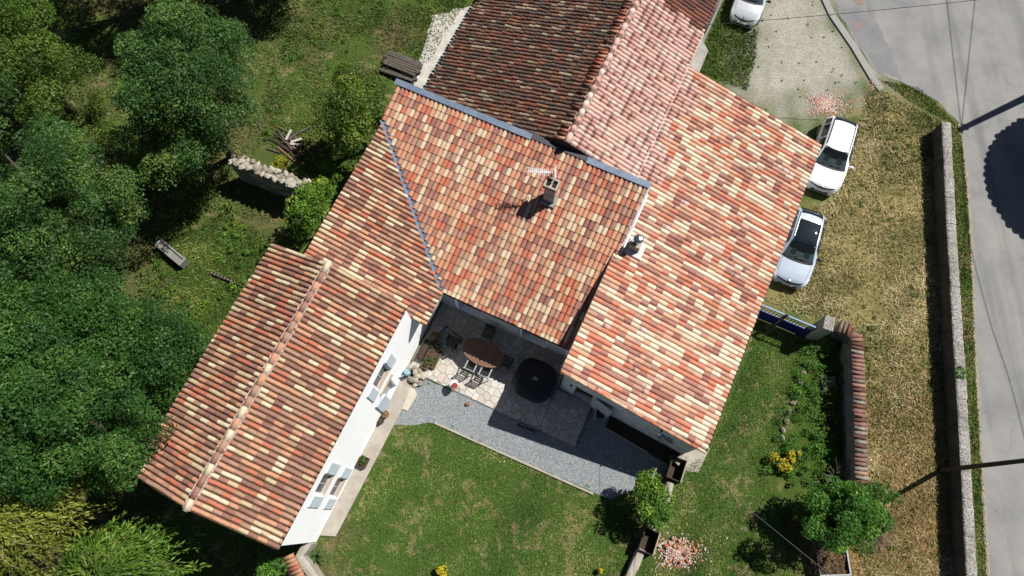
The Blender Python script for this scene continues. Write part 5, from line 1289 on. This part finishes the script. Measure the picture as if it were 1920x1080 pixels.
def tree(pxy, hc, rad, m, label, seed, nclump=90, per=480, leaf=.125, cl=.75, name='broadleaf_tree', cat='tree', group=None, extra=(), trunk_r=.2, base=None, **kw):
    """tapered trunk, limbs and a crown of leaf clumps on an uneven ellipsoid"""
    c = Vector(at(pxy[0], pxy[1], 0 if base else hc)); r = random.Random(seed); root = empty(name, (c.x, c.y, 0), 0, label, cat, group)
    lobes = []; bulges = [(Vector((r.gauss(0, 1), r.gauss(0, 1), r.gauss(.4, .7))).normalized(), r.uniform(.12, .34)) for _ in range(7)]
    for i in range(nclump):
        d = Vector((r.gauss(0, 1), r.gauss(0, 1), r.gauss(.25, .85))).normalized()
        if d.z < -.75: d.z = -d.z
        k = .80+sum(a*max(0, d.dot(b))**6 for b, a in bulges); q = k*r.uniform(.62, 1.04) if r.random() < .82 else k*r.uniform(.25, .6)
        if r.random() < .09: q = k*r.uniform(1.04, 1.2)
        p = (d.x*rad[0]*q, d.y*rad[1]*q, hc+d.z*rad[2]*q); s_ = cl*r.uniform(.55, 1.25)
        lobes.append((p, (s_, s_, s_*.72)))
    for e in extra:
        ec = Vector(at(e[0], e[1], e[2])); lobes.append(((ec.x-c.x, ec.y-c.y, e[2]), (e[3], e[3], e[3]*.7)))
    leaves('crown', root, m, lobes, [max(30, int(per*(l[1][0]/cl)**2)) for l in lobes], leaf, seed, **kw)
    tr_ = MB(); zb = max(.6, hc-rad[2]*.75)
    tr_.tube([(0, 0, -.2), (r.uniform(-.1, .1), r.uniform(-.1, .1), zb*.5), (r.uniform(-.2, .2), r.uniform(-.2, .2), hc)], [trunk_r*1.25, trunk_r, trunk_r*.5], 9)
    for i in range(9):
        q = lobes[r.randrange(nclump)][0]; s0_ = Vector((0, 0, zb*r.uniform(.8, 1.1))); e0 = Vector(q)
        tr_.tube([s0_, s0_.lerp(e0, .5)+Vector((0, 0, .15)), e0], [trunk_r*.5, trunk_r*.32, trunk_r*.1], 6)
    part('trunk', tr_, BARK, root, smooth=True)
    return root
WG = 'trees of the wood'
tree((355, 188), 5.2, (2.75, 3.0, 3.0), ASH, 'big round grey green tree standing alone beside the ruined wall', 1, 150, 525, group=WG)
tree((45, 125), 4.0, (2.2, 2.8, 3.1), OLIVE, 'olive green tree at the edge of the wood above the brushy gap', 2, 90, 472, group=WG)
tree((110, 425), 5.0, (3.1, 3.3, 3.9), ASH, 'wide grey green tree beyond the stone trough', 3, 150, 525, group=WG)
tree((30, 650), 6.6, (2.4, 2.3, 2.6), DEEP, 'dark green tree deep in the wood behind the willow', 4, 90, 472, group=WG)
tree((150, 800), 6.6, (2.4, 2.5, 3.0), DEEP, 'deep green tree overhanging the end of the long house roof', 5, 130, 507, group=WG)
tree((300, 655), 4.2, (1.6, 1.5, 2.2), DEEP, 'smaller deep green tree close to the long house eave', 6, 60, 455, group=WG)
tree((150, 610), 5.6, (1.9, 1.6, 2.2), DEEP, 'deep green tree filling the gap beside the wide grey green one', 16, 70, 472, group=WG)
tree((300, 5), 5.6, (3.0, 2.8, 2.8), DEEP, 'tree shading the top corner of the wood', 7, 80, 420, group=WG, base=True)
tree((150, -20), 5.6, (2.6, 2.4, 2.6), OLIVE, 'olive tree at the far edge of the wood', 17, 70, 420, group=WG, base=True)
tree((450, 0), 5.8, (3.0, 2.7, 2.8), DEEP, 'tree at the meadow edge with its crown over the dark shade', 8, 100, 455, group=WG, base=True)
tree((590, -30), 5.0, (2.2, 2.0, 2.4), ASH, 'slim tree at the head of the meadow', 18, 60, 420, group=WG, base=True)
for k, (x, y, z_, r_, lb) in enumerate(((215, 255, .9, .9, 'scrubby olive bush in the gap between the two grey green trees'), (150, 265, 1.1, 1.0, 'low olive scrub at the foot of the olive green tree'), (260, 310, .8, .8, 'low bush in the shade of the big round tree'), (180, 205, .8, .8, 'pale scrub beside the brushy gap of the wood'))):
    tree((x, y), z_, (r_, r_, .7), OLIVE, lb, 60+k, 26, 130, .1, .42, name='scrub_bush', cat='shrub', trunk_r=.04)
tree((664, 215), 3.2, (1.25, 2.0, 2.2), OLIVE, 'tall dark shrub tree growing against the middle house corner', 9, 80, 220, .13, .55, trunk_r=.1)
tree((592, 392), 2.6, (.75, 1.25, 1.2), BRIGHT, 'ivy like shrub climbing the edge of the mottled roof', 10, 46, 170, .12, .42, name='climbing_shrub', cat='shrub', trunk_r=.07, extra=((622, 350, 3.4, .3), (632, 335, 3.8, .25), (565, 440, 2.2, .3)))
tree((1221, 938), 1.6, (.72, 1.05, .85), BRIGHT, 'sunlit yellow green vine shrub over the low concrete wall', 11, 46, 170, .12, .36, name='vine_shrub', cat='shrub', trunk_r=.06)
tree((1588, 964), 2.0, (1.75, 1.35, 1.25), ROUNDB, 'round glossy green bush at the end of the tile capped wall', 12, 100, 210, .12, .42, name='round_bush', cat='shrub', trunk_r=.09)
tree((505, 1068), 1.2, (.65, .6, .7), ROUNDB, 'small green bush under the corner of the long house', 13, 22, 130, .12, .32, name='small_bush', cat='shrub', trunk_r=.04)
tree((618, 318), .8, (.4, .4, .5), BRIGHT, 'low leafy sapling between the debris pile and the shrub tree', 22, 14, 90, .11, .25, name='sapling', cat='shrub', trunk_r=.03)
tree((524, 306), 1.2, (.32, .28, .35), GOLD, 'bright yellow leaved weed on the ruined wall', 14, 12, 80, .11, .2, name='golden_weed', cat='plant', trunk_r=.02)
V, F_, R_ = leaf_cloud([((0, 0, .06), (.28, .3, .12))], 90, .13, 5); link('leaf', np_mesh('leaf', V, F_, ROUNDB, rnd=R_), ivt)
def willow(pxy, hc, rx, ry, m, label, seed, n=260):
    c = Vector(at(pxy[0], pxy[1], hc)); root = empty('willow_tree', (c.x, c.y, 0), 0, label, 'tree', WG); r = np.random.default_rng(seed)
    VS = []; RN = []; tw = MB()
    for i in range(n):
        a = r.uniform(0, 6.283); q = r.uniform(.05, .8); L_ = r.uniform(1.0, 2.2); bow_ = r.uniform(.25, .6)
        st0 = np.array([rx*q*math.cos(a)*.8, ry*q*math.sin(a)*.8, hc+1.5*(1-q*q)+r.uniform(-.8, .5)])
        a2 = a+r.normal(0, .5); dirv = np.array([math.cos(a2), math.sin(a2), 0])
        t = np.linspace(0, 1, 34); pts = st0+dirv*(L_*.75*t)[:, None]+np.array([0, 0, 1])*(L_*(bow_*t-1.15*t*t))[:, None]
        k = len(t); nr = r.normal(size=(k, 3)); tang = np.gradient(pts, axis=0); tang /= np.linalg.norm(tang, axis=1)[:, None]
        ld_ = tang+r.normal(size=(k, 3))*.45; ld_ /= np.linalg.norm(ld_, axis=1)[:, None]; b = np.cross(ld_, nr); b /= np.linalg.norm(b, axis=1)[:, None]
        l = r.uniform(.14, .26, k)[:, None]; p = pts+r.normal(0, .03, (k, 3))
        VS.append(np.stack([p, p+ld_*l*.5+b*l*.13, p+ld_*l, p+ld_*l*.5-b*l*.13], 1)); RN.append(np.clip(r.uniform(0, .6)+r.uniform(0, .4, k), 0, 1))
        if i % 4 == 0: tw.tube([pts[0], pts[12], pts[24]], [.02, .012, .005], 4, False)
    V = np.concatenate(VS).reshape(-1, 3); nq = len(V)//4
    link('crown', np_mesh('crown', V, np.arange(nq*4).reshape(nq, 4), m, rnd=np.concatenate(RN)), root)
    part('twigs', tw, TWIG, root, kind='stuff')
    tk = MB().tube([(0, 0, -.2), (.1, 0, hc*.5), (0, .1, hc+.6)], [.3, .24, .1], 9)
    for i in range(6): a = i*1.05; tk.tube([(0, 0, hc*.6), (rx*.3*math.cos(a), ry*.3*math.sin(a), hc+.6), (rx*.6*math.cos(a), ry*.6*math.sin(a), hc+.7)], [.12, .07, .03], 6)
    part('trunk', tk, BARK, root, smooth=True)
willow((30, 960), 6.0, 2.0, 2.6, WILLOW, 'golden willow with trailing shoots at the wood edge', 31, 520)
willow((225, 1075), 4.6, 2.1, 1.3, WILLG, 'green willow below the corner of the long house', 32, 380)

# ---- ground cover
def rand_in(polys, n, seed):
    r = np.random.default_rng(seed); out = []
    for q in polys:
        q_ = np.array(q); lo, hi = q_.min(0), q_.max(0); A_ = np.prod(hi-lo); 
        p = r.uniform(lo, hi, (int(n*A_), 2)); out.append(p[inpoly(p, q)])
    return np.concatenate(out)
def blades(name, polys, dens, h, w, m, seed, lean=.6, z0=.0, patch=None, label=None, cat='grass'):
    """n grass blades as single faces"""
    r = np.random.default_rng(seed); p = rand_in(polys, dens, seed)
    if patch is not None:
        k = fbm(p, patch[0], seed+1); p = p[r.uniform(0, 1, len(p)) < np.clip(.5+k*patch[1]+patch[2], .04, 1)]
    p = p[~inpoly(p, FOOT_E) & ~inpoly(p, GRAV) & ~inpoly(p, FOOT_A) & ~inpoly(p, FOOT_C)]
    n = len(p); a = r.uniform(0, 6.283, n); H_ = h*r.uniform(.5, 1.4, n); lx = lean*r.normal(size=n)*H_; ly = lean*r.normal(size=n)*H_
    P3_ = np.concatenate([p, np.full((n, 1), z0)], 1); wv = np.stack([np.cos(a), np.sin(a), np.zeros(n)], 1)*w*r.uniform(.6, 1.3, n)[:, None]*.5
    tip = P3_+np.stack([lx, ly, H_], 1)
    V = np.stack([P3_-wv, P3_+wv, tip], 1).reshape(-1, 3)
    clus = np.clip(.5+.38*fbm(p, 1.7, seed+2)+r.normal(0, .2, n), 0, 1)
    o = link(name, np_mesh(name, V, np.arange(3*n).reshape(n, 3), m, rnd=clus), None, 'stuff')
    return tag(o, label, cat)
FOOT_E = [W(*p)[:2] for p in ((-.5, 6), (5.65, 5.6), (5.65, 20.9), (-.5, 20.9))]; FOOT_A = [W(*p)[:2] for p in ((-12.9, -4.3), (-6.42, -4.0), (-6.42, 2), (-7, 5.5), (-12.9, 5.5))]
FOOT_C = [W(*p)[:2] for p in ((-11.9, 5.4), (-7, 3.9), (1.2, 3.9), (1.2, 6), (-.5, 14), (-.9, 30), (-11.5, 30), (-11.5, 14.2), (-11.9, 14))]
GB = blade_mat('lawn_blades', [(0, lin((54, 86, 30))), (.5, lin((94, 132, 52))), (.85, lin((132, 156, 72))), (1, lin((182, 174, 116)))])
DB = blade_mat('straw_blades', [(0, lin((104, 110, 56))), (.35, lin((160, 150, 96))), (.7, lin((206, 186, 134))), (1, lin((228, 210, 166)))])
RB = blade_mat('russet_blades', [(0, lin((112, 90, 56))), (.5, lin((172, 132, 84))), (1, lin((208, 176, 124)))])
LB = blade_mat('lush_blades', [(0, lin((48, 70, 24))), (.6, lin((92, 116, 46))), (1, lin((140, 146, 76)))])
blades('lawn_grass', [LAWN], 1100, .05, .036, GB, 1, .8, patch=(1.4, .35, .25), label='short mown green grass of the courtyard lawn')
blades('lawn_grass', [EAST], 1100, .055, .036, GB, 2, .8, patch=(1.6, .35, .25), label='short green grass between the wing and the planting bed')
blades('dry_grass', [FIELD], 420, .12, .042, DB, 3, 1.15, patch=(1.1, .4, .15), label='long flattened straw coloured grass of the field')
blades('russet_grass', [FIELD_LOW], 420, .09, .04, RB, 4, 1.2, patch=(1.3, .4, .1), label='russet dead grass at the foot of the field')
blades('rough_grass', [FIELD], 170, .13, .05, LB, 5, .9, patch=(.8, .8, -.15), label='green tufts among the straw coloured field grass')
blades('rough_grass', [DSIDE], 420, .16, .05, LB, 6, .9, patch=(1.2, .4, .3), label='rank green grass between the barn and the pale lot')
blades('rough_grass', [VERGE, px((1783, 232), (1800, 240), (1812, 340), (1822, 500), (1830, 700), (1842, 900), (1853, 1090), (1836, 1090), (1815, 800), (1800, 560), (1790, 400))], 700, .055, .05, LB, 7, .7, label='green verge grass between the wall and the road')
blades('meadow_grass', [NWEST], 330, .10, .06, LB, 8, .9, patch=(1.1, .5, .1), label='patchy green meadow grass behind the barn')
blades('meadow_grass', [WCLEAR], 380, .10, .07, LB, 9, .9, patch=(1.1, .4, .25), label='sunny green weeds in the clearing of the wood')
blades('woodland_grass', [WOODS], 110, .12, .07, LB, 10, .9, patch=(.9, .4, .1), label='thin grass under the trees of the wood')
def weeds(name, polys, dens, m, seed, rad=(.12, .32), per=40, leaf=.09, label='', cat='weeds', h=.12, patch=None):
    p = rand_in(polys, dens, seed); r = np.random.default_rng(seed)
    if patch: p = p[r.uniform(0, 1, len(p)) < np.clip(.5+fbm(p, patch[0], seed)*patch[1]+patch[2], .02, 1)]
    lob = [((x, y, h*r.uniform(.4, 1.2)), (q, q, q*.7)) for (x, y), q in zip(p, r.uniform(rad[0], rad[1], len(p)))]
    V, F_, R_ = leaf_cloud(lob, per, leaf, seed, shell=.3); return tag(link(name, np_mesh(name, V, F_, m, rnd=R_), None, 'stuff'), label, cat)
weeds('bed_weeds', [BED], 7, ROUNDB, 21, (.15, .38), 60, .10, 'dense green weeds filling the planting bed', h=.22)
weeds('bed_weeds', [px((1520, 640), (1592, 640), (1596, 800), (1500, 820), (1510, 700))], 3, OLIVE, 22, (.12, .3), 50, .10, 'olive weeds along the tile capped wall', h=.2)
weeds('nettles', [WCLEAR], 3.2, BRIGHT, 23, (.14, .34), 55, .10, 'bright nettles in the sunny clearing', h=.2, patch=(.9, .8, .0))
weeds('meadow_weeds', [NWEST], 1.6, ROUNDB, 24, (.1, .3), 45, .09, 'leafy weeds dotted over the meadow', h=.1, patch=(.9, .8, -.1))
weeds('underwood', [WOODS], 1.0, OLIVE, 25, (.2, .6), 60, .13, 'low undergrowth beneath the wood', h=.35, patch=(.6, .8, -.05))
weeds('barn_weeds', [DSIDE], 1.5, OLIVE, 26, (.1, .25), 40, .08, 'leafy weeds beside the barn', h=.12)
weeds('field_tufts', [FIELD], 2.2, OLIVE, 41, (.06, .2), 34, .08, 'low green clumps dotted through the dry field', h=.06, patch=(.8, .9, -.25))
weeds('lawn_weeds', [LAWN, EAST], 2.2, ROUNDB, 42, (.05, .14), 18, .06, 'clover patches in the lawns', h=.015, patch=(.9, .9, -.2))
weeds('verge_weeds', [px((1786, 300), (1806, 300), (1848, 1090), (1838, 1090))], 2.5, ROUNDB, 43, (.06, .16), 30, .07, 'leafy weeds at the foot of the roadside wall', h=.06, patch=(1, .8, 0))
weeds('bed_plants', [bdp], 3.5, DEEP, 44, (.1, .26), 40, .08, 'dark leafy plants in the bed along the wing gable', h=.15)
weeds('lot_tufts', [LOT], 1.0, OLIVE, 27, (.04, .10), 16, .06, 'small weeds in the pale gravel lot', h=.03)
weeds('court_tufts', [px((815, 785), (1150, 930), (1140, 940), (810, 797)), px((800, 705), (920, 760), (912, 772), (795, 722))], 2.5, ROUNDB, 28, (.04, .12), 20, .06, 'small weeds along the gravel edging', h=.03)
def flower_clump(pxy, r_, m, label, n=3, seed=1, h=.35):
    c = at(pxy[0], pxy[1], 0); o = empty('flowering_clump', (c[0], c[1], 0), 0, label, 'flowers'); rd = random.Random(seed)
    lob = [((rd.uniform(-r_, r_), rd.uniform(-r_, r_), h*rd.uniform(.6, 1.1)), (r_*.5, r_*.5, .16)) for _ in range(n)]
    leaves('foliage', o, ROUNDB, lob, 120, .10, seed); leaves('flowers', o, m, [((l[0][0], l[0][1], l[0][2]+.06), l[1]) for l in lob], 70, .065, seed+1, shell=.85, elong=1)['kind'] = 'stuff'
flower_clump((1462, 872), .42, YELL, 'yellow flowering clump at the lawn edge of the bed', 6, 2, .4); flower_clump((1483, 858), .2, YELL, 'smaller yellow flower tuft beside the border stones', 3, 4, .45)
flower_clump((826, 1076), .3, YELL, 'bright yellow flowers at the foot of the lawn', 5, 6); flower_clump((1130, 1078), .2, YELL, 'yellow flower tuft near the low wall stub', 3, 8)
# yucca rosette
yc = at(594, 1045, .1); yo = empty('yucca', (yc[0], yc[1], 0), 0, 'spiky green yucca at the end of the concrete walk', 'plant'); YM = mat('yucca_green', lin((74, 104, 50)), .6, .25, 6)
r8 = random.Random(2)
for i in range(46):
    a = r8.uniform(0, 6.283); e = r8.uniform(.15, 1.3); L_ = r8.uniform(.38, .56); d = Vector((math.cos(a)*math.cos(e), math.sin(a)*math.cos(e), math.sin(e))); sd_ = Vector((-math.sin(a), math.cos(a), 0))*.028; b0 = Vector((0, 0, .12)); m1 = b0+d*L_*.6; tp = b0+d*L_-Vector((0, 0, .05))
    part('leaf', MB().add([b0-sd_*.6, b0+sd_*.6, m1+sd_, tp, m1-sd_], [(0, 1, 2, 4), (4, 2, 3)]), YM, yo)
# bare shrubs
def bare(pxy, label, seed, R_, H_, m, n=60, tilt=(0, 0)):
    c = at(pxy[0], pxy[1], 0); o = empty('bare_shrub', (c[0], c[1], 0), 0, label, 'shrub'); r = random.Random(seed); mb = MB()
    for i in range(n):
        a = r.uniform(0, 6.283); q = R_*r.uniform(.4, 1); e = Vector((q*math.cos(a)+tilt[0], q*math.sin(a)+tilt[1], H_*r.uniform(.5, 1))); s0_ = Vector((r.uniform(-.15, .15), r.uniform(-.15, .15), 0)); md = s0_.lerp(e, .5)+Vector((r.uniform(-.1, .1), r.uniform(-.1, .1), .12))
        mb.tube([s0_, md, e], [.014, .010, .004], 4, False)
        for k in range(2): mb.tube([md.lerp(e, .3*k), md.lerp(e, .3*k+.4)+Vector((r.uniform(-.2, .2), r.uniform(-.2, .2), r.uniform(0, .15)))], [.008, .003], 4, False)
    part('branches', mb, m, o)
bare((1570, 905), 'leafless grey shrub against the tile capped wall', 3, .95, 1.1, TWIG, 70, (-.15, .2)); bare((1535, 1040), 'russet brushwood beside the raised planter', 4, .9, .6, RTWIG, 70); bare((1640, 1010), 'thin bare twigs in the field beyond the round bush', 5, 1.0, .4, TWIG, 50)
bare((1500, 985), 'dry brushwood in the shade of the round bush', 6, .9, .5, RTWIG, 60)
